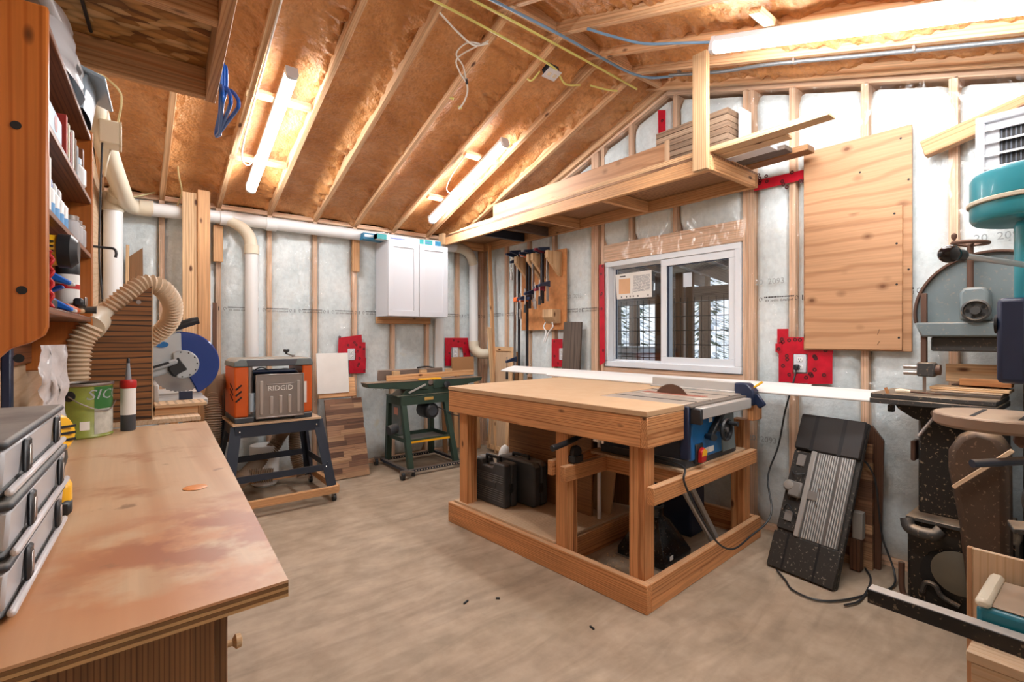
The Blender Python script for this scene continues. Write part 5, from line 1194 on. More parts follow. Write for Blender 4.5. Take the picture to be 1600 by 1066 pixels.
# ---------------------------------------------------------------- low plywood stand, drill press on it, steel angle bar
pw = thing('plywood_stand', 'low plywood machine stand carrying the drill press', 'stand', (-1.6, -4.95, 0), world=True)
part('top', MB().bb(-1.79, -1.40, -5.19, -4.705, .505, .53), M_DULLW, pw, .002); part('side_panel', MB().bb(-1.77, -1.42, -4.725, -4.712, 0, .505), M_PLY, pw, .001)
part('front_panel', MB().bb(-1.775, -1.76, -5.19, -4.726, 0, .47), wood('amber_panel', '#b97f45', '#8f5a2a', knots=False), pw, .001); part('front_rail', MB().bb(-1.788, -1.7755, -5.19, -4.715, .44, .504), M_DULLW, pw, .001)
part('back_panel', MB().bb(-1.418, -1.402, -5.19, -4.65, 0, .675), M_DULLW, pw, .002); part('back_edge', MB().bb(-1.42, -1.401, -4.66, -4.648, 0, .676), M_PLY, pw, .001)
part('screw', MB().cyl((-1.74, -4.90, .529), (-1.74, -4.90, .533), .008, n=10), M_CHROME, pw)
dp = thing('drill_press', 'teal drill press with a dusty round table and a black knobbed lever', 'drill press', (-1.52, -4.9, .53), world=True)
part('base', MB().bb(-1.665, -1.44, -5.05, -4.705, .531, .605), M_TEALD, dp, .012, seg=2)
part('base_top', MB().bb(-1.655, -1.45, -5.04, -4.715, .605, .612), plain('dusty_base_top', '#a08c78', .6, var=.2), dp, .004)
for x in (-1.60, -1.51): part('base_slot', MB().bar((x, -4.80, .6125), (x, -5.0, .6125), .014, .001), M_DARK, dp)
part('base_rib', MB().bb(-1.668, -1.437, -4.735, -4.703, .60, .625), M_PVCO, dp, .008)
part('column', MB().cyl((-1.47, -4.98, .60), (-1.47, -4.98, 1.66), .038, n=22), M_STEEL, dp)
part('table', MB().lathe([(.02, 1.065), (.14, 1.065), (.15, 1.072), (.15, 1.098), (.146, 1.103), (.02, 1.103)], (-1.50, -4.735, 0), n=44), plain('dusty_table_iron', '#8a7362', .55, metal=.2, var=.25, dust=.6), dp, .002)
for a in (.4, -.4): part('table_slot', MB().bar((-1.50-.10, -4.735+a*.12, 1.1035), (-1.50+.10, -4.735+a*.12, 1.1035), .01, .001), M_DARK, dp)
part('table_bracket', MB().bar((-1.50, -4.76, 1.045), (-1.47, -4.94, 1.03), .07, .05), M_RUST, dp, .01); part('bracket_collar', MB().cyl((-1.47, -4.98, .96), (-1.47, -4.98, 1.08), .055, n=20), M_RUST, dp, .004)
part('clamp_handle', MB().cyl((-1.52, -4.84, 1.0), (-1.68, -4.70, .985), .011, n=10), M_BLKSTEEL, dp)
part('head', MB().bb(-1.575, -1.40, -5.06, -4.765, 1.38, 1.645), M_TEAL, dp, .02, seg=2)
part('quill', MB().cyl((-1.49, -4.80, 1.28), (-1.49, -4.80, 1.40), .03, n=18), M_STEEL, dp); part('chuck', MB().lathe([(.012, 1.18), (.02, 1.19), (.026, 1.22), (.026, 1.27), (.018, 1.285)], (-1.49, -4.80, 0), n=18), M_CHROME, dp)
cv_ = []
for k in range(21):
    a = -.15+(PI+.3)*k/20; cv_.append((-1.485+math.cos(a)*.135, -4.80+math.sin(a)*.135))
cv_ += [(-1.60, -5.17), (-1.37, -5.17)]
lo = lambda s, z: [V((-1.485+(a+1.485)*s, -4.9+(b+4.9)*s, z)) for a, b in cv_]
part('belt_cover', MB().rings([lo(.90, 1.648), lo(.97, 1.652), lo(1.0, 1.665), lo(1.0, 1.70)]), M_TEAL, dp, .003); part('cover_lip', MB().rings([lo(1.03, 1.70), lo(1.03, 1.712)]), M_PVCO, dp, .002)
part('belt_cover_top', MB().rings([lo(1.0, 1.712), lo(1.0, 1.775), lo(.97, 1.788), lo(.9, 1.792)]), M_TEAL, dp, .003)
part('feed_hub', MB().cyl((-1.575, -4.83, 1.50), (-1.64, -4.83, 1.50), .032, n=18), M_CHROME, dp)
part('feed_lever', MB().cyl((-1.63, -4.825, 1.502), (-1.935, -4.705, 1.5195), .0075, n=12), plain('bright_rod', '#c9ccd0', .25, metal=.5), dp); part('lever_ferrule', MB().cyl((-1.905, -4.717, 1.518), (-1.925, -4.709, 1.519), .014, n=14), M_BLACK, dp)
part('lever_knob', MB().sphere((-1.945, -4.701, 1.520), .022, 20, (1.0, 1.0, .95)), plain('gloss_black_ball', '#15161c', .12, var=.05), dp)
part('spindle_guard', MB().bb(-1.615, -1.46, -4.80, -4.738, 1.20, 1.43), M_NAVY, dp, .012, seg=2); part('guard_window', MB().cyl((-1.59, -4.739, 1.36), (-1.59, -4.733, 1.36), .026, n=18), M_DARK, dp)
ab = thing('angle_bar', 'black steel angle bar with a worn pale top lying across the plywood stand', 'bar', (-1.69, -4.75, .53), world=True)
part('web', MB().bb(-1.722, -1.716, -5.15, -4.475, .531, .572), plain('gloss_black_bar', '#101014', .3, var=.3, vs=20, specks=.35), ab, .001); part('flange', MB().bb(-1.7155, -1.675, -5.15, -4.475, .566, .572), plain('worn_white_steel', '#b9b3ad', .45, metal=.3, var=.3, vs=22), ab, .001)
# dark disc sander between the drill press and the band saw
ds = thing('disc_sander', 'dark cast disc sander standing behind the plywood stand', 'sander', (-.85, -4.9, 0), world=True)
part('pedestal', MB().rings([ringrect(-.86, -4.88, .13, .14, 0, .8), ringrect(-.86, -4.88, .10, .11, .30, .8), ringrect(-.86, -4.88, .09, .10, .62, .8)]), M_RUST, ds, .004)
part('motor', MB().lathe([(.03, 0), (.10, .01), (.115, .04), (.115, .24), (.10, .26)], (-1.0, -4.86, .76), (1, 0, .0), 26), M_BLKSTEEL, ds, .004)
part('disc', MB().lathe([(.02, -.01), (.13, -.01), (.135, -.004), (.13, .004)], (-1.012, -4.86, .76), (1, 0, 0), 34), M_CAST, ds); part('disc_hub', MB().cyl((-1.03, -4.86, .76), (-1.02, -4.86, .76), .035, n=18), M_STEEL, ds)
part('rest', MB().bar((-1.03, -4.70, .66), (-.95, -5.0, .70), .10, .02), M_CAST, ds, .003)
# ---------------------------------------------------------------- plywood bench on the left with its cabinet
SL = .0532
BR_ = -math.atan(SL)
M_EDGE = plain('dark_ply_layer', '#7d5a36', .7, var=.3, vs=25); M_EDGL = plain('light_ply_layer', '#c09868', .7, var=.2, vs=25)
wl2 = lambda y: wl(y)+.004
lb = thing('side_bench', 'long worn plywood topped bench along the shelf wall in front of the camera', 'bench', (-3.5, -3.4, 0), world=True)
topo = [(-3.277, -4.205), (-3.195, -2.543), (wl2(-2.52), -2.52), (wl2(-4.235), -4.235)]
part('bench_top', MB().prism(topo, lambda a, b, h: (a, b, h), .966, .970), M_BTOP, lb)
for k in range(4): part('edge_ply', MB().prism(topo, lambda a, b, h: (a, b, h), .946+k*.005, .9505+k*.005), M_EDGE if k % 2 else M_EDGL, lb)
bodyo = [(-3.365, -4.14), (-3.285, -2.60), (wl2(-2.60), -2.60), (wl2(-4.14), -4.14)]
part('cabinet_body', MB().prism(bodyo, lambda a, b, h: (a, b, h), .09, .945), M_VENEER, lb, .001)
for k in range(3):
    f0, f1 = k/3+.004, (k+1)/3-.004
    P0 = V((-3.365, -4.14, 0)).lerp(V((-3.285, -2.60, 0)), f0); P1 = V((-3.365, -4.14, 0)).lerp(V((-3.285, -2.60, 0)), f1)
    d = part('door', MB().bar(P0+V((.011, 0, .51)), P1+V((.011, 0, .51)), .018, .80), M_VENEER, lb, .002)
    kp = P0.lerp(P1, .08)+V((.02, 0, .845)); part('knob', MB().lathe([(.005, 0), (.005, .01), (.011, .015), (.010, .022), (.004, .024)], kp, (1, 0, 0), 12), M_PALE, d)
part('end_panel', MB().box((-3.60, -4.15, .517), (.472, .016, .854), rz(.0), (2, 0, 1)), M_VENEER, lb, .001)
part('plinth', MB().prism([(-3.40, -4.10), (-3.32, -2.63), (wl2(-2.63), -2.63), (wl2(-4.10), -4.10)], lambda a, b, h: (a, b, h), .001, .09), M_DARKW, lb)
gb = onZ(305, 762, .9705); solo('glue_spot', MB().lathe([(.022, 0), (.025, .0006), (.018, .0016)], gb, n=16), plain('orange_glue', '#e08a3c', .35, var=.2, vs=40), 'dried orange glue blob on the plywood bench top', 'spot')
# organiser boxes
M_CLEAR = plain('frosted_plastic', '#c9c6c8', .3, var=.06, vs=3)
mcl, N_, L_, B_ = base('clear_drawer_plastic'); B_.inputs['Base Color'].default_value = col('#d8d8dc'); B_.inputs['Roughness'].default_value = .22; B_.inputs['Alpha'].default_value = .75
M_CLR2 = mcl
for k in range(3):
    z = .9712+k*.0755; dx = (.0, .003, -.002)[k]
    o = thing('parts_organiser', ('bottom', 'middle', 'top')[k]+' clear organiser box in the dusty stack on the bench corner', 'storage box', (-3.69, -3.90, z), BR_, group='stacked organiser boxes')
    x0, x1, y0, y1 = -.115+dx, .118+dx, -.20, .20
    part('tray', MB().bb(x0, x1, y0, y1, 0, .012), M_BLACKD, o, .006)
    part('body', MB().rings([[V(p) for p in ((x0, y0, .012), (x1, y0, .012), (x1, y1, .012), (x0, y1, .012))], [V(p) for p in ((x0-.004, y0-.004, .063), (x1+.004, y0-.004, .063), (x1+.004, y1+.004, .063), (x0-.004, y1+.004, .063))]]), M_CLR2, o, .004)
    part('lid', MB().bb(x0-.007, x1+.007, y0-.007, y1+.007, .063, .0745), M_BLACKD, o, .005, seg=2)
    part('divider', MB().bb(x0+.01, x1-.01, -.004, .004, .012, .056), M_CLEAR, o)
    part('contents', MB().bb(x0+.02, x1-.03, y0+.02, -.03, .013, .045), plain('blue_parts', '#3a5a86', .5, var=.5, vs=40), o, .006)
    for yy in (-.10, .13):
        l = part('latch', MB().bb(x1+.003, x1+.010, yy-.014, yy+.014, .014, .062), M_BLACK, o, .004); part('latch_slot', MB().bb(x1+.0095, x1+.0115, yy-.005, yy+.005, .024, .052), M_STEEL, l, .002)
    part('rib', MB().bb(x1+.002, x1+.011, y0, y1, .004, .014), M_CLEAR, o, .003)
tk = thing('flashlight', 'blue flashlight with a ribbed black head lying on the organiser boxes', 'flashlight', (-3.64, -4.02, 1.20), world=True)
part('body', MB().bar((-3.74, -4.06, 1.226), (-3.625, -4.02, 1.226), .05, .046), M_CBLUE if False else plain('royal_blue', '#1f3f9a', .4), tk, .01, seg=2)
part('head', MB().bar((-3.632, -4.022, 1.222), (-3.608, -4.014, 1.222), .06, .042), M_BLACK, tk, .006)
for k in range(5): part('rib', MB().bar((-3.630+k*.004, -4.0215+k*.0013, 1.222), (-3.6285+k*.004, -4.021+k*.0013, 1.222), .064, .046), M_BLACKD, tk)
sd = thing('palm_sander', 'yellow and black palm sander standing behind the organiser boxes', 'sander', (-3.62, -3.52, .97), world=True)
part('motor_dome', MB().lathe([(.055, 0), (.062, .03), (.058, .09), (.045, .125), (.02, .135)], (-3.625, -3.52, 1.03), n=22), M_BLACK, sd); part('yellow_cap', MB().lathe([(.01, 0), (.038, .0), (.040, .012), (.032, .02)], (-3.585, -3.555, 1.12), (.75, -.55, .15), 20), M_YELLOW, sd)
for k in range(3): part('vent', MB().box((-3.569+.0*k, -3.567, 1.106+k*.014), (.05, .004, .005), rz(.63)), M_BLACK, sd)
part('base_pad', MB().lathe([(.06, 0), (.065, .01), (.06, .035), (.045, .06)], (-3.625, -3.52, .971), n=22), M_BLACK, sd)
yt = thing('tape_measure', 'yellow and black tape measure on the bench beside the organiser boxes', 'tape measure', (-3.56, -3.66, .97), world=True)
part('case', MB().bb(-3.59, -3.55, -3.66, -3.60, .971, 1.035), M_YELLOW, yt, .012, seg=2); part('grip', MB().bb(-3.592, -3.548, -3.664, -3.63, .9705, 1.0), M_BLACK, yt, .006)
solo('wrapped_panel', MB().grid(14, 20, lambda u, v: (-3.66+.05*u+.02*nz(u*3, v*4)+.012*nz(u*9, v*11), -2.98+.30*u*.3+.03*nz(u*5, v*5, 3), .971+.33*v)), plain('crinkled_film', '#c9c4c4', .18, var=.3, vs=12, bmp=.8, bs=25), 'crinkled clear plastic wrap standing on the bench under the shelf unit', 'plastic wrap', sm=180)
solo('navy_level', MB().bb(-3.735, -3.715, -3.03, -2.98, .971, 1.30), M_NAVY, 'navy blue bar standing against the wall under the shelf unit', 'bar', bev=.003)
# paint can and caulk tube
pc = (-3.583, -2.635, .9705)
can = thing('paint_can', 'dented green paint can with a white brand name on the bench', 'paint can', pc)
M_CANG = plain('can_green', '#2f6b33', .35, var=.1); M_CANY = plain('can_olive', '#8a9440', .35, var=.35, vs=30)
def canstrip(a0, a1, z0, z1, r, m, nm):
    n = max(3, int((a1-a0)/.12)); b = MB(); b.grid(n, 1, lambda u, v: (math.cos(a0+(a1-a0)*u)*r, math.sin(a0+(a1-a0)*u)*r, z0+(z1-z0)*v)); return part(nm, b, m, can, sm=60)
part('body', MB().lathe([(.083, 0), (.086, .004), (.083, .008), (.083, .18), (.087, .184), (.087, .19), (.080, .19), (.078, .184)], (0, 0, 0), n=40), M_CANY, can)
part('rim', MB().lathe([(.0875, .182), (.0885, .186), (.0875, .191), (.078, .191), (.077, .183)], (0, 0, 0), n=40, cap=False), M_STEEL, can); part('lid', MB().lathe([(.076, .182), (.076, .184)], (0, 0, 0), n=36), M_BLKSTEEL, can)
canstrip(-1.15, 1.0, .10, .178, .0836, M_CANG, 'green_label'); canstrip(-1.15, 1.0, .012, .10, .0836, plain('can_picture', '#b9b9b0', .4, var=.45, vs=45), 'picture_label'); canstrip(-1.62, -1.30, .03, .06, .0837, M_PAPER, 'barcode')
tmc = textmesh('SICO', .062, .0003); m2 = tmc.copy()
for v_ in m2.vertices:
    sk = v_.co.x+v_.co.y*.25; a = -.58+sk/.0845; v_.co = V((math.cos(a)*.0842, math.sin(a)*.0842, .15+v_.co.y*.8))
m2.materials.clear(); m2.materials.append(M_WHITE); oo = bpy.data.objects.new('lettering', m2); COL.objects.link(oo); oo.parent = can
for sgn, nm in ((-1.95, 'handle_ear'),): part(nm, MB().lathe([(.004, 0), (.018, .001), (.018, .004), (.006, .006)], (math.cos(sgn)*.083, math.sin(sgn)*.083, .15), (math.cos(sgn), math.sin(sgn), 0), 16), M_BLACK, can)
part('wire_handle', MB().tube(spline([(math.cos(-1.95)*.09, math.sin(-1.95)*.09, .15), (math.cos(-1.6)*.092, math.sin(-1.6)*.092, .125), (math.cos(-1.1)*.092, math.sin(-1.1)*.092, .10), (math.cos(-.6)*.091, math.sin(-.6)*.091, .095), (math.cos(0)*.091, math.sin(0)*.091, .12)], 5), .0022, 6), M_STEEL, can)
tb = thing('caulk_tube', 'caulking tube with a red collar standing beside the paint can', 'tube', (-3.455, -2.60, .9705))
part('cartridge', MB().lathe([(.022, 0), (.0235, .004), (.0235, .185), (.02, .19)], (0, 0, 0), n=22), M_BLACKD, tb); part('label', MB().lathe([(.0238, .06), (.0238, .16)], (0, 0, 0), n=22, cap=False), M_PAPER, tb)
part('collar', MB().lathe([(.0245, .16), (.0265, .164), (.0265, .184), (.0245, .19), (.012, .192)], (0, 0, 0), n=22), M_REDP, tb); part('nozzle', MB().lathe([(.010, .19), (.0095, .20), (.005, .255)], (0, 0, 0), n=14), plain('grey_nozzle', '#8d959c', .4), tb); part('tip', MB().lathe([(.0055, .255), (.005, .27), (.002, .274)], (0, 0, 0), n=10), M_BLACK, tb)
# ---------------------------------------------------------------- shelf unit
SN = (-3.61, -3.355, 0)
su = thing('shelf_unit', 'honey stained pine wall shelf unit with scalloped side panels above the bench', 'shelf unit', (SN[0], SN[1], 1.2), BR_)
prof = [(0, .92), (0, .15), (-.006, .13), (-.03, .112), (-.065, .098), (-.085, .075), (-.105, .04), (-.13, .012), (-.155, .0), (-.19, .0), (-.19, .92)]
for y0, y1 in ((0, .022), (.882, .904)): part('side_panel', MB().prism(prof, lambda a, b, h: (a, h, b), y0, y1), M_SHELF, su, .004)
for z in (.20, .445, .655, .90): part('shelf', MB().bb(-.178, -.004, .023, .881, z-.018, z), M_SHELFD, su, .002)
part('back_panel', MB().bb(-.189, -.180, .023, .881, .18, .92), M_SHELFD, su); part('bottom_rail', MB().bb(-.188, -.17, .023, .881, .03, .18), M_SHELFD, su, .002)
for x, z, y in ((-.055, .62, -.001), (-.045, .235, -.001), (-.05, .075, -.001), (-.10, .06, -.001)): part('knot', MB().lathe([(.001, 0), (.009, 0), (.010, .0006)], (x, y, z), (0, -1, 0), 14), M_INK, su)
def SU(x, y, z):
    p = Matrix.Rotation(BR_, 3, 'Z')@V((x, y, 0)); return V((SN[0]+p.x, SN[1]+p.y, 1.2+z))
def sth(name, label, cat, x, y, z, group=None): return thing(name, label, cat, SU(x, y, z), BR_, group)
# bottom shelf
o = sth('spirit_level', 'blue black level standing upright at the near end of the lowest shelf', 'level', -.03, .07, .2005); part('bar', MB().bb(-.012, .012, -.02, .02, 0, .22), M_NAVY, o, .003); part('vial', MB().bb(.0115, .0135, -.006, .006, .09, .13), M_YELLOW, o)
o = sth('drill', 'yellow and black cordless drill on the lowest shelf', 'drill', -.06, .24, .2005)
part('handle', MB().bb(-.02, .02, -.02, .02, .03, .13), M_BLACK, o, .01); part('battery', MB().bb(-.04, .04, -.045, .045, 0, .035), M_BLACK, o, .008)
part('motor', MB().lathe([(.01, -.085), (.04, -.08), (.045, -.04), (.042, .06), (.03, .075)], (0, 0, .165), (1, 0, 0), 20), M_YELLOW, o); part('rear_cap', MB().lathe([(.03, .045), (.047, .048), (.047, .075), (.03, .09)], (0, 0, .165), (1, 0, 0), 20), M_BLACK, o)
for k in range(4): part('vent', MB().box((.02, -.0425, .145+k*.013), (.045, .004, .005)), M_BLACK, o)
for k, (y, z, l) in enumerate(((.40, .2005, 'bright blue spring clamp lying lower on the lowest shelf'), (.36, .278, 'bright blue spring clamp resting on top of the other on the lowest shelf'))):
    o = sth('spring_clamp', l, 'clamp', -.06, y, z)
    part('jaw', MB().prism([(-.05, .0), (.0, .02), (.06, .0), (.062, .012), (.0, .052), (-.05, .02)], lambda a, b, h: (a, h, b), -.018, .018), M_CBLUE, o, .004)
    part('handle', MB().prism([(-.05, .02), (.0, .052), (.04, .075), (.034, .082), (-.01, .066), (-.055, .032)], lambda a, b, h: (a, h, b), -.018, .018), M_CBLUE, o, .003); part('pad', MB().bb(.05, .068, -.014, .014, .0, .01), M_PVC, o, .002)
o = sth('spray_can', 'white spray can with a black cap and red band on the lowest shelf', 'spray can', -.055, .745, .2005)
part('can', MB().lathe([(.030, 0), (.033, .004), (.033, .145), (.028, .153)], (0, 0, 0), n=24), M_PAPER, o); part('cap', MB().lathe([(.032, .147), (.0335, .152), (.0335, .195), (.030, .20)], (0, 0, 0), n=24), M_BLACK, o); part('red_band', MB().lathe([(.0334, .095), (.0334, .112)], (0, 0, 0), n=24, cap=False), M_REDP, o); part('blue_band', MB().lathe([(.0334, .02), (.0334, .04)], (0, 0, 0), n=24, cap=False), plain('pale_blue_print', '#8fb6cf', .5), o)
o = sth('hammer', 'hammer with an orange grip lying along the front of the lowest shelf', 'hammer', -.022, .55, .2005)
part('handle', MB().tube([(0, -.16, .015), (0, 0, .016), (0, .12, .016)], [.014, .012, .011], 10), M_ORANGE, o); part('shaft', MB().cyl((0, .10, .016), (.004, .20, .018), .010, n=10), M_PALE, o); part('head', MB().lathe([(.012, -.045), (.018, -.04), (.018, -.015), (.012, 0), (.014, .04)], (.004, .215, .024), (1, 0, 0), 14), M_CAST, o)
o = sth('buckle_strap', 'black strap with a buckle in front of the spray can', 'strap', -.016, .68, .229); part('strap', MB().bb(-.012, .014, -.05, .06, 0, .03), M_BLACK, o, .006); part('buckle', MB().bb(.0142, .019, -.02, .03, .006, .036), M_STEEL, o, .003)
o = sth('twist_bits', 'red twisted drill bit standing beside the level', 'drill bit', -.015, .135, .2005); part('bit', MB().tube([(.004*math.cos(k*1.2), .004*math.sin(k*1.2), .006*k) for k in range(26)], .006, 8), M_REDP, o)
# middle shelf
o = sth('white_carton', 'tall white carton at the near end of the middle shelf', 'carton', -.06, .10, .4455); part('carton', MB().bb(-.04, .045, -.05, .05, 0, .15), M_PAPER, o, .001)
for k in range(4):
    o = sth('glue_bottle', ('white glue bottle with a blue cap nearest the carton on the middle shelf', 'white glue bottle second from the carton on the middle shelf', 'white glue bottle third from the carton on the middle shelf', 'white glue bottle furthest from the carton on the middle shelf')[k], 'bottle', -.045, .24+k*.075, .4455, 'glue bottles on the middle shelf')
    part('bottle', MB().lathe([(.022, 0), (.025, .004), (.025, .085), (.010, .105)], (0, 0, 0), n=18), M_PVC, o); part('label', MB().lathe([(.0253, .015), (.0253, .05)], (0, 0, 0), n=18, cap=False), plain('sky_blue_label', '#5f9bd0', .5), o); part('cap', MB().lathe([(.010, .104), (.009, .13), (.004, .14)], (0, 0, 0), n=12), M_CBLUE if k < 2 else M_PVC, o)
o = sth('teal_box', 'small teal box at the back of the middle shelf', 'box', -.12, .66, .4455); part('box', MB().bb(-.04, .05, -.07, .06, 0, .13), plain('dull_teal', '#5a8a90', .5), o, .001); part('label', MB().bb(.0505, .0515, -.02, .03, .03, .06), M_PAPER, o)
for k, y in enumerate((.57, .65, .73)):
    o = sth('screw_jar', 'clear jar of screws, number '+('one', 'two', 'three')[k]+' from the glue bottles on the middle shelf', 'jar', -.03, y, .4455, 'jars on the middle shelf'); part('jar', MB().lathe([(.024, 0), (.027, .005), (.027, .06), (.022, .066)], (0, 0, 0), n=18), M_CLR2, o); part('lid', MB().lathe([(.024, .066), (.025, .08), (.022, .082)], (0, 0, 0), n=18), M_STEEL, o); part('screws', MB().lathe([(.02, .002), (.022, .02), (.018, .045)], (0, 0, 0), n=12), M_RUST, o)
# upper shelf
o = sth('blue_carton', 'blue and white carton with a red oval at the near end of the upper shelf', 'carton', -.05, .15, .6555); part('carton', MB().bb(-.05, .045, -.10, .08, 0, .06), plain('grey_blue_carton', '#8aa6bd', .5), o, .001); part('oval', MB().lathe([(.001, 0), (.022, 0)], (.0456, -.01, .03), (1, 0, 0), 16), M_REDP, o)
for k in range(6):
    o = sth('booklet', ('red', 'cream', 'dark red', 'white', 'brown', 'grey')[k]+' thin booklet standing in the row on the upper shelf', 'booklet', -.07, .36+k*.045, .6555, 'booklets on the upper shelf'); part('booklet', MB().bb(-.06, .06, -.012, .012, 0, .13-.01*(k % 3)), plain('bk%d' % k, ('#a8342c', '#d9cdb4', '#7e2620', '#e4e2dc', '#6e5138', '#9aa0a4')[k], .6), o, .001)
o = sth('white_jug', 'white jug with a pale blue cap on the upper shelf', 'jug', -.035, .70, .6555); part('jug', MB().lathe([(.03, 0), (.035, .006), (.035, .06), (.02, .08)], (0, 0, 0), n=18), M_PVC, o); part('cap', MB().lathe([(.022, .08), (.022, .10), (.02, .102)], (0, 0, 0), n=16), plain('pale_cap', '#b9d3e6', .4), o)
o = sth('wood_offcut', 'brown wood offcut standing at the far end of the upper shelf', 'board', -.04, .82, .6555); part('offcut', MB().bb(-.05, .02, -.015, .015, 0, .17), M_SHELFD, o, .002)
# on top of the unit
o = sth('plastic_bag', 'crumpled clear plastic bag on top of the shelf unit', 'bag', -.06, .44, .9005); part('bag', MB().grid(18, 14, lambda u, v: (math.cos(u*2*PI)*(.075+.015*nz(u*7, v*5))*(1-.35*v), math.sin(u*2*PI)*(.20+.03*nz(u*6, v*4, 2))*(1-.3*v), v*.20+.015*nz(u*5, v*5, 8)*v)), M_CLR2, o, sm=180)
o = sth('storage_tub', 'grey blue translucent tub with an open lid on top of the shelf unit', 'tub', -.06, .70, .9005)
part('tub', MB().rings([ringrect(0, 0, .07, .12, 0, .7), ringrect(0, 0, .085, .14, .11, .7)], cap=False), plain('grey_blue_tub', '#93a4b2', .3, var=.1), o, .002); part('lid', MB().box((.03, .0, .135), (.20, .30, .012), ry(.35)), plain('grey_blue_tub', '#93a4b2', .3), o, .004); part('dark_opening', MB().rings([ringrect(0, 0, .078, .13, .10, .7), ringrect(0, 0, .078, .13, .105, .7)]), M_DARK, o)
o = sth('clear_tube', 'clear plastic tube sticking out over the top of the shelf unit', 'tube', -.02, .36, 1.02); part('tube', MB().cyl((-.05, -.32, .10), (.02, .30, -.03), .018, n=14), M_CLR2, o)
o = sth('white_roll', 'white roll standing on top of the shelf unit beside the tub', 'roll', -.05, .835, .9005); part('roll', MB().lathe([(.02, 0), (.028, .0), (.028, .22), (.02, .22)], (0, 0, 0), n=18), M_PVC, o)
o = sth('black_hook', 'bent black metal hook sticking out of the far side of the shelf unit', 'hook', .0, .905, .48); part('rod', MB().tube(spline([(-.02, .0, .0), (.03, .03, .002), (.06, .03, .0), (.068, .03, -.015), (.066, .03, -.035)], 5), .005, 8), M_BLACK, o)
# ---------------------------------------------------------------- mitre saw station behind the bench
ms_t = thing('mitre_station', 'pale plywood table carrying the mitre saw beyond the bench', 'table', (-3.35, -1.7, 0), world=True)
part('top', MB().bb(-3.66, -3.20, -2.40, -1.25, .955, .975), M_DULLW, ms_t, .002)
for x, y in ((-3.60, -2.3), (-3.23, -2.3), (-3.60, -1.32), (-3.23, -1.32)): part('leg', MB().bb(x-.02, x+.02, y-.045, y+.045, 0, .954), M_SPF, ms_t, .002)
hood = [(-3.70, .976), (-3.70, 1.27), (-3.60, 1.315), (-3.376, 1.54), (-3.376, .976)]
dh = thing('dust_shroud', 'dark zebra grained side panel of the dust shroud around the mitre saw', 'shroud', (-3.5, -2.38, .976), world=True)
part('side_panel', MB().prism(hood, lambda a, b, h: (a, h, b), -2.395, -2.378, False), M_TIGER, dh, .001); part('side_panel', MB().prism([(max(a, -3.66), b) for a, b in hood], lambda a, b, h: (a, h, b), -1.30, -1.283, False), M_TIGER, dh, .001)
part('edge_strip', MB().bb(-3.3755, -3.372, -2.396, -2.377, .976, 1.54), M_PALE, dh); part('washer', MB().lathe([(.002, 0), (.008, 0), (.009, .001)], (-3.42, -2.3955, 1.47), (0, -1, 0), 12), M_STEEL, dh)
ms = thing('mitre_saw', 'grey and blue sliding mitre saw with a translucent blue blade guard', 'mitre saw', (-3.25, -1.8, .976), world=True)
BC = V((-3.225, -1.80, 1.18))
mg, N_, L_, B_ = base('blue_guard_plastic'); B_.inputs['Base Color'].default_value = col('#1c3f8e'); B_.inputs['Roughness'].default_value = .15; B_.inputs['Alpha'].default_value = .86
def arc(r, a0, a1, n): return [(BC.x+math.cos(a0+(a1-a0)*k/n)*r, BC.z+math.sin(a0+(a1-a0)*k/n)*r) for k in range(n+1)]
teeth = []
for k in range(96): 
    a = 2*PI*k/96; r = .152 if k % 2 else .146; teeth.append((BC.x+math.cos(a)*r, BC.z+math.sin(a)*r))
part('blade', MB().prism(teeth, lambda a, b, h: (a, h, b), -1.802, -1.799), plain('saw_blade_steel', '#a9a9ab', .22, metal=.9, var=.1), ms)
part('blade_guard', MB().prism(arc(.172, -1.15, 1.75, 30)+[(BC.x+math.cos(1.75)*.06, BC.z+math.sin(1.75)*.06), (BC.x+math.cos(-1.15)*.06, BC.z+math.sin(-1.15)*.06)], lambda a, b, h: (a, h, b), -1.835, -1.775), mg, ms, .006)
part('arbor_cover', MB().prism(arc(.075, -1.9, 2.2, 26), lambda a, b, h: (a, h, b), -1.858, -1.836), plain('light_grey_cast', '#b9c2c8', .35, metal=.3), ms, .006, seg=2)
for k in range(7):
    a = -1.6+k*.55; part('rivet', MB().sphere((BC.x+math.cos(a)*.065, -1.859, BC.z+math.sin(a)*.065), .004, 8), M_BLACK, ms)
part('upper_guard', MB().prism(arc(.168, 1.6, 3.6, 20)+[(BC.x-.05, BC.z-.04), (BC.x, BC.z+.02)], lambda a, b, h: (a, h, b), -1.84, -1.77), plain('light_grey_cast', '#b9c2c8', .35, metal=.3), ms, .006)
part('motor_arm', MB().bar((BC.x-.02, -1.845, BC.z+.02), (BC.x-.23, -1.845, BC.z-.05), .03, .05, (0, 1, 0)), plain('light_grey_cast', '#b9c2c8', .35, metal=.3), ms, .01); part('arm_slot', MB().bar((BC.x-.06, -1.872, BC.z+.012), (BC.x-.16, -1.872, BC.z-.022), .012, .004, (0, 1, 0)), M_BLACK, ms)
part('name_oval', MB().prism([(BC.x-.09+math.cos(k*PI/8)*.03, BC.z+.105+math.sin(k*PI/8)*.016) for k in range(16)], lambda a, b, h: (a, h, b), -1.846, -1.841), M_BLUE, ms)
part('hub_grip', MB().prism([(BC.x-.07, BC.z-.02), (BC.x-.02, BC.z+.05), (BC.x+.03, BC.z-.03), (BC.x-.04, BC.z-.07)], lambda a, b, h: (a, h, b), -1.862, -1.84), M_BLACK, ms, .01)
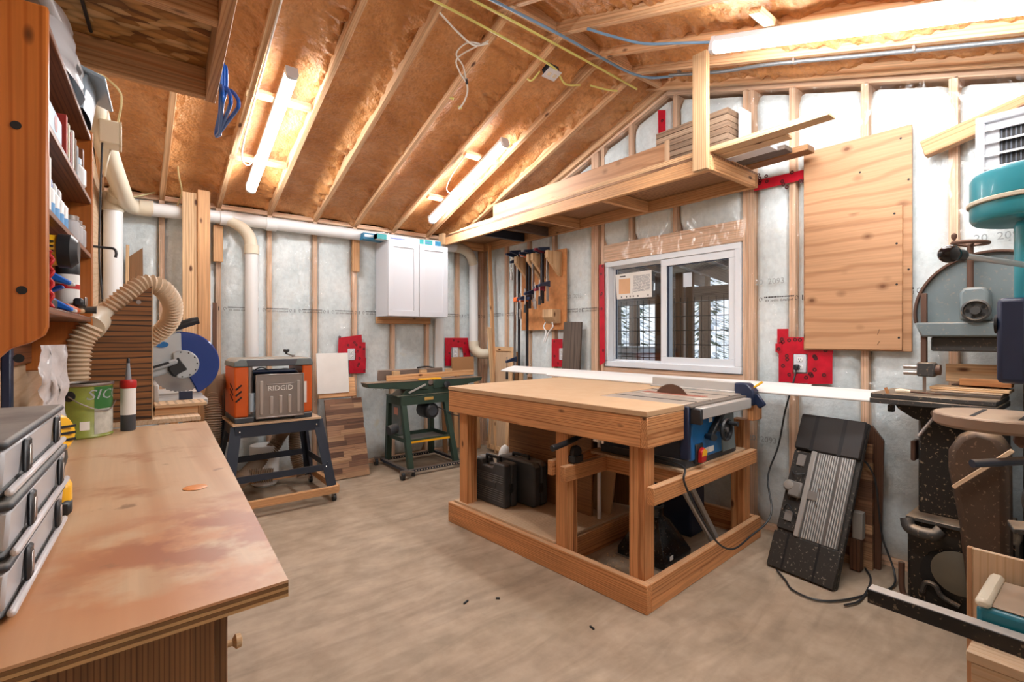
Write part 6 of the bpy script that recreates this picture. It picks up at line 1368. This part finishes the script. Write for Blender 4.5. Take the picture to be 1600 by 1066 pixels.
part('handle', MB().tube(spline([(BC.x-.14, -1.82, BC.z+.16), (BC.x-.05, -1.82, BC.z+.19), (BC.x+.04, -1.82, BC.z+.225), (BC.x+.075, -1.82, BC.z+.235)], 5), [.018]*4+[.022]*8+[.020]*4, 10), M_BLACK, ms)
part('base', MB().lathe([(.16, 0), (.17, .01), (.17, .04), (.15, .05)], (-3.30, -1.80, .976), n=30), M_ALU, ms); part('fence', MB().bb(-3.36, -3.34, -2.15, -1.45, 1.02, 1.10), M_ALU, ms, .004); part('table_wing', MB().bb(-3.42, -3.14, -2.12, -1.48, .99, 1.022), M_ALU, ms, .004)
part('motor', MB().cyl((BC.x-.10, -1.76, BC.z+.03), (BC.x-.10, -1.55, BC.z+.05), .05, n=18), M_BLACK, ms); part('pivot', MB().bb(-3.47, -3.38, -1.84, -1.76, .99, 1.20), M_ALU, ms, .01)
pg = thing('perforated_board', 'pale drilled board lying in front of the mitre saw', 'board', (-3.17, -2.2, .976), world=True)
part('board', MB().bb(-3.36, -3.165, -2.30, -2.13, 1.008, 1.022), M_PALE, pg, .001)
for i in range(6):
    for j in range(3): part('hole', MB().cyl((-3.345+i*.032, -2.27+j*.05, 1.0222), (-3.345+i*.032, -2.27+j*.05, 1.0228), .006, n=8), M_INK, pg)
part('cleat', MB().bb(-3.36, -3.20, -2.29, -2.27, .976, 1.007), M_SPF, pg)
solo('shroud_scrap', MB().bb(-3.26, -3.205, -2.12, -2.10, .976, 1.06), M_NAVY, 'dark blue grey scrap standing behind the drilled board', 'scrap')
# hoses
hose('flex_hose', 'beige ribbed hose arching over the zebra panel to the mitre saw', [(-3.545, -2.30, 1.40), (-3.47, -2.30, 1.49), (-3.40, -2.28, 1.555), (-3.335, -2.25, 1.545), (-3.29, -2.18, 1.48), (-3.295, -2.11, 1.40), (-3.35, -2.05, 1.33), (-3.43, -2.0, 1.28)], .038, M_HOSE)
hose('flex_hose', 'beige ribbed hose hanging down behind the paint can', [(-3.565, -2.46, 1.37), (-3.60, -2.46, 1.30), (-3.61, -2.46, 1.20), (-3.61, -2.46, 1.10), (-3.60, -2.455, 1.03)], .040, M_HOSE)
solo('hose_reducer', MB().tube([(-3.575, -2.45, 1.36), (-3.56, -2.40, 1.385), (-3.535, -2.30, 1.415), (-3.515, -2.28, 1.44)], [.052, .05, .044, .043], 20), M_PVCO, 'cream cone reducer joining the two beige hoses', 'fitting', sm=60)
# ---------------------------------------------------------------- OSB loft over the shelf unit
ol = thing('osb_loft', 'lumber framed OSB storage loft above the shelf unit', 'loft', (-3.5, -3.4, 2.35), world=True)
LX = lambda y: -3.153+SL*(y+2.482)
sk = lambda y0, y1, xa, xb, z0, z1, nm, m: part(nm, MB().prism([(LX(y0)+xa, y0), (LX(y0)+xb, y0), (LX(y1)+xb, y1), (LX(y1)+xa, y1)], lambda a, b, h: (a, b, h), z0, z1), m, ol, .002)
sk(-2.47, -5.18, -.038, 0, 2.35, 2.49, 'side_rail', M_SPF)
for y in (-2.49, -3.10, -3.72, -4.35): part('joist', MB().bb(wl(y)+.01, LX(y)-.039, y-.019, y+.019, 2.352, 2.475), M_SPF, ol, .002)
part('osb_deck', MB().prism([(LX(-2.475)-.039, -2.475), (wl(-2.475)+.01, -2.475), (wl(-5.18)+.01, -5.18), (LX(-5.18)-.039, -5.18)], lambda a, b, h: (a, b, h), 2.476, 2.49), M_OSB, ol)
solo('deck_cable', MB().tube([(-3.565, -2.55, 2.47), (-3.60, -3.05, 2.47)], .006, 8), M_BLACK, 'black cable running along the underside of the OSB loft', 'cable')
for k in range(3):
    o = thing('coat_hanger', ('blue plastic coat hanger hung on the loft rail, innermost of three', 'blue plastic coat hanger hung on the loft rail, middle of three', 'blue plastic coat hanger hung on the loft rail, outermost of three')[k], 'hanger', (LX(-2.52)+.012+.012*k, -2.56+.012*k, 2.485), math.radians(84+5*k), group='blue coat hangers')
    part('shoulders', MB().tube(spline([(0, 0, -.09), (.10, 0, -.135), (.19, 0, -.20), (.20, 0, -.225), (.17, 0, -.235), (0, 0, -.235), (-.17, 0, -.235), (-.20, 0, -.225), (-.19, 0, -.20), (-.10, 0, -.135), (0, 0, -.09)], 4), .0075, 8), M_CBLUE, o)
    part('hook', MB().tube(spline([(0, 0, -.09), (0, 0, -.02), (.012, 0, .015), (.03, 0, .02), (.045, 0, .0), (.04, 0, -.02)], 5), .0065, 8), M_CBLUE, o)
# cream wall lamp box and cables in the corner
JB = atT(172, 212, 2.75)
cb_ = thing('junction_box', 'cream metal box hanging in the corner above the vertical pipe', 'junction box', JB, world=True)
part('box', MB().box(JB, (.09, .26, .12), rx(.15)), M_PVCO, cb_, .006); part('lid', MB().box(JB+V((.048, 0, 0)), (.006, .265, .125), rx(.15)), plain('pale_cream', '#e5dfcc', .4), cb_, .002)
def wire(label, pts, r, m, name='cable', cat='cable', n=7): return solo(name, MB().tube(spline(pts, 8), r, n), m, label, cat)
M_YW = plain('yellow_cable', '#d6d07a', .45, var=.05); M_BW = plain('blue_cable', '#6d8fae', .4, var=.05); M_WW = plain('white_cable', '#e3e1dc', .45, var=.03); M_CRW = plain('cream_cable', '#cfc08f', .5)
wire('cream cable arching from the loft edge to the junction box', [atT(147, 118, 2.5), atT(160, 118, 2.55), atT(185, 140, 2.6), atT(190, 160, 2.65), tuple(JB+V((.03, 0, .05)))], .005, M_CRW)
wire('thin black wire hanging straight down beside the shelf unit', [tuple(JB+V((-.03, -.1, -.05))), atT(157, 300, 2.7), atT(155, 400, 2.7), atT(160, 468, 2.7)], .005, M_BLACK)
wire('white flex dropping from the junction box to the pipe', [tuple(JB+V((0, .1, -.05))), atT(166, 260, 2.8), atT(164, 275, 2.9)], .005, M_PVCO)
wire('cream cable sagging from the loft down to the dust pipe', [onY(291, 150, -.9), onY(285, 200, -.6), onY(278, 260, -.35), onY(284, 300, -.12), onY(277, 322, -.1)], .006, M_CRW)
wire('cream cable running along the eave above the dust pipe', [onY(180, 303, -.12), onY(205, 308, -.06), onY(245, 300, -.03)], .007, M_CRW)
def ru(x, y, d=.02): return (x, y, under(y)-d)
wire('yellow cable running along the ridge, the one nearer the planer side', [ru(-3.4, -2.47), ru(-2.2, -2.48), ru(-1.60, -2.46), ru(-1.2, -2.44, .03), ru(-1.05, -2.42, .03)], .008, M_YW)
wire('yellow cable running straight along the ridge to the gable', [ru(-3.4, -2.58), ru(-1.9, -2.58), ru(-.9, -2.56), ru(-.3, -2.54)], .008, M_YW)
wire('blue grey cable running along the ridge and bending down the far slope', [ru(-3.4, -2.66), ru(-1.9, -2.67), ru(-1.3, -2.68), ru(-.85, -2.68, .03), ru(-.62, -2.72, .05), ru(-.48, -2.80, .05), ru(-.42, -2.95, .03)], .009, M_BW)
wire('grey cable curving across the far slope to the shop light', [ru(-1.25, -2.90, .01), ru(-1.15, -3.0, .03), ru(-1.02, -3.15, .05), ru(-.93, -3.35, .04), ru(-.86, -3.49, .03)], .008, M_BW)
ar = wire('armoured grey conduit strapped along the rafter on the far slope', [ru(-.44, -2.93, .03), ru(-.415, -3.3, .03), ru(-.43, -3.6, .02), ru(-.425, -4.1, .02), ru(-.42, -5.0, .02)], .011, plain('conduit_grey', '#7f868c', .35, metal=.6, var=.25, vs=60), 'conduit', 'conduit', 10)
for y in (-3.0, -3.75, -4.3): part('strap', MB().box((-.425, y, under(y)-.014), (.034, .012, .028)), M_STEEL, ar)
wire('white cable stapled beside the shop light above the planer', [ru(-2.80, -2.2, .005), ru(-2.795, -1.75, .01), ru(-2.79, -1.3, .012), ru(-2.785, -.95, .02), ru(-2.77, -.80, .05), ru(-2.72, -.76, .06), ru(-2.68, -.85, .03)], .006, M_WW)
wire('white cable looping beside the shop light above the cabinet', [ru(-1.15, -1.4, .01), ru(-1.13, -1.15, .02), ru(-1.10, -.98, .05), ru(-1.03, -.92, .06), ru(-.99, -.95, .03)], .005, M_WW)
wire('white cable hanging from the ridge down into the wire bundle', [ru(-2.0, -2.42, .01), ru(-1.85, -2.38, .035), ru(-1.72, -2.36, .05), ru(-1.62, -2.38, .02)], .006, M_WW)
wb_ = thing('wire_bundle', 'loose bundle of white wires with connector caps hanging under a rafter', 'wires', ru(-1.68, -2.2, .05), world=True)
part('loop', MB().tube(spline([ru(-1.64, -2.36, .02), ru(-1.75, -2.34, .03), ru(-1.78, -2.25, .04), ru(-1.70, -2.20, .05), ru(-1.62, -2.12, .06)], 6), .005, 7), M_WW, wb_); part('loop', MB().tube(spline([ru(-1.63, -2.40, .02), ru(-1.76, -2.24, .05), ru(-1.70, -2.16, .06), ru(-1.615, -2.11, .065)], 6), .005, 7), M_WW, wb_)
part('tail', MB().tube(spline([ru(-1.62, -2.12, .06), ru(-1.57, -2.06, .08), ru(-1.56, -2.0, .11), ru(-1.58, -1.96, .14)], 5), .006, 7), M_WW, wb_); part('black_tape', MB().cyl(ru(-1.625, -2.125, .06), ru(-1.60, -2.10, .065), .010, n=10), M_BLACK, wb_)
for x, y in ((-1.63, -1.97), (-1.53, -1.92)): part('wire_cap', MB().cyl(ru(x, y, .09), ru(x-.02, y+.015, .075), .010, .006, 10), M_YW, wb_)
jb_ = thing('ceiling_outlet', 'white ceiling outlet plate fixed under a rafter near the ridge', 'outlet', ru(-1.0, -2.42, .03), world=True)
cc_ = V(ru(-1.06, -2.38, .035)); part('plate', MB().box(cc_, (.12, .09, .008), rx(-.32)), M_WHITE, jb_, .002)
for s in (-1, 1): part('socket', MB().box(cc_+V((s*.026, 0, -.005)), (.03, .03, .004), rx(-.32)), M_PVCO, jb_, .003)
part('box', MB().box(cc_+V((0, .01, .03)), (.10, .07, .05), rx(-.32)), M_BLKSTEEL, jb_)
wire('short yellow cable drooping from the ceiling outlet to the next rafter', [tuple(cc_+V((-.07, .05, .02))), ru(-1.16, -2.28, .035), ru(-1.18, -2.25, .01)], .007, M_YW)
wire('yellow cable from the ceiling outlet toward the loft rafters', [tuple(cc_+V((.07, .0, .02))), ru(-.9, -2.36, .04), ru(-.76, -2.37, .01)], .007, M_YW)
wire('yellow cable between the last two rafters before the gable', [ru(-.70, -2.42, .03), ru(-.56, -2.44, .03), ru(-.44, -2.46, .02)], .007, M_YW)
# ---------------------------------------------------------------- floor debris
random.seed(3)
for k, (u, v, l) in enumerate(((728, 941, 'dark wood sliver on the floor in front of the workbench base'), (925, 981, 'tiny dark chip on the floor left of the base corner'), (778, 935, 'thin dark splinter on the floor beside the sliver'))):
    p = onZ(u, v, .004); solo('wood_chip', MB().box(p, (.035-.008*k, .008, .006), rz(.4+k)), M_INK, l, 'chip')
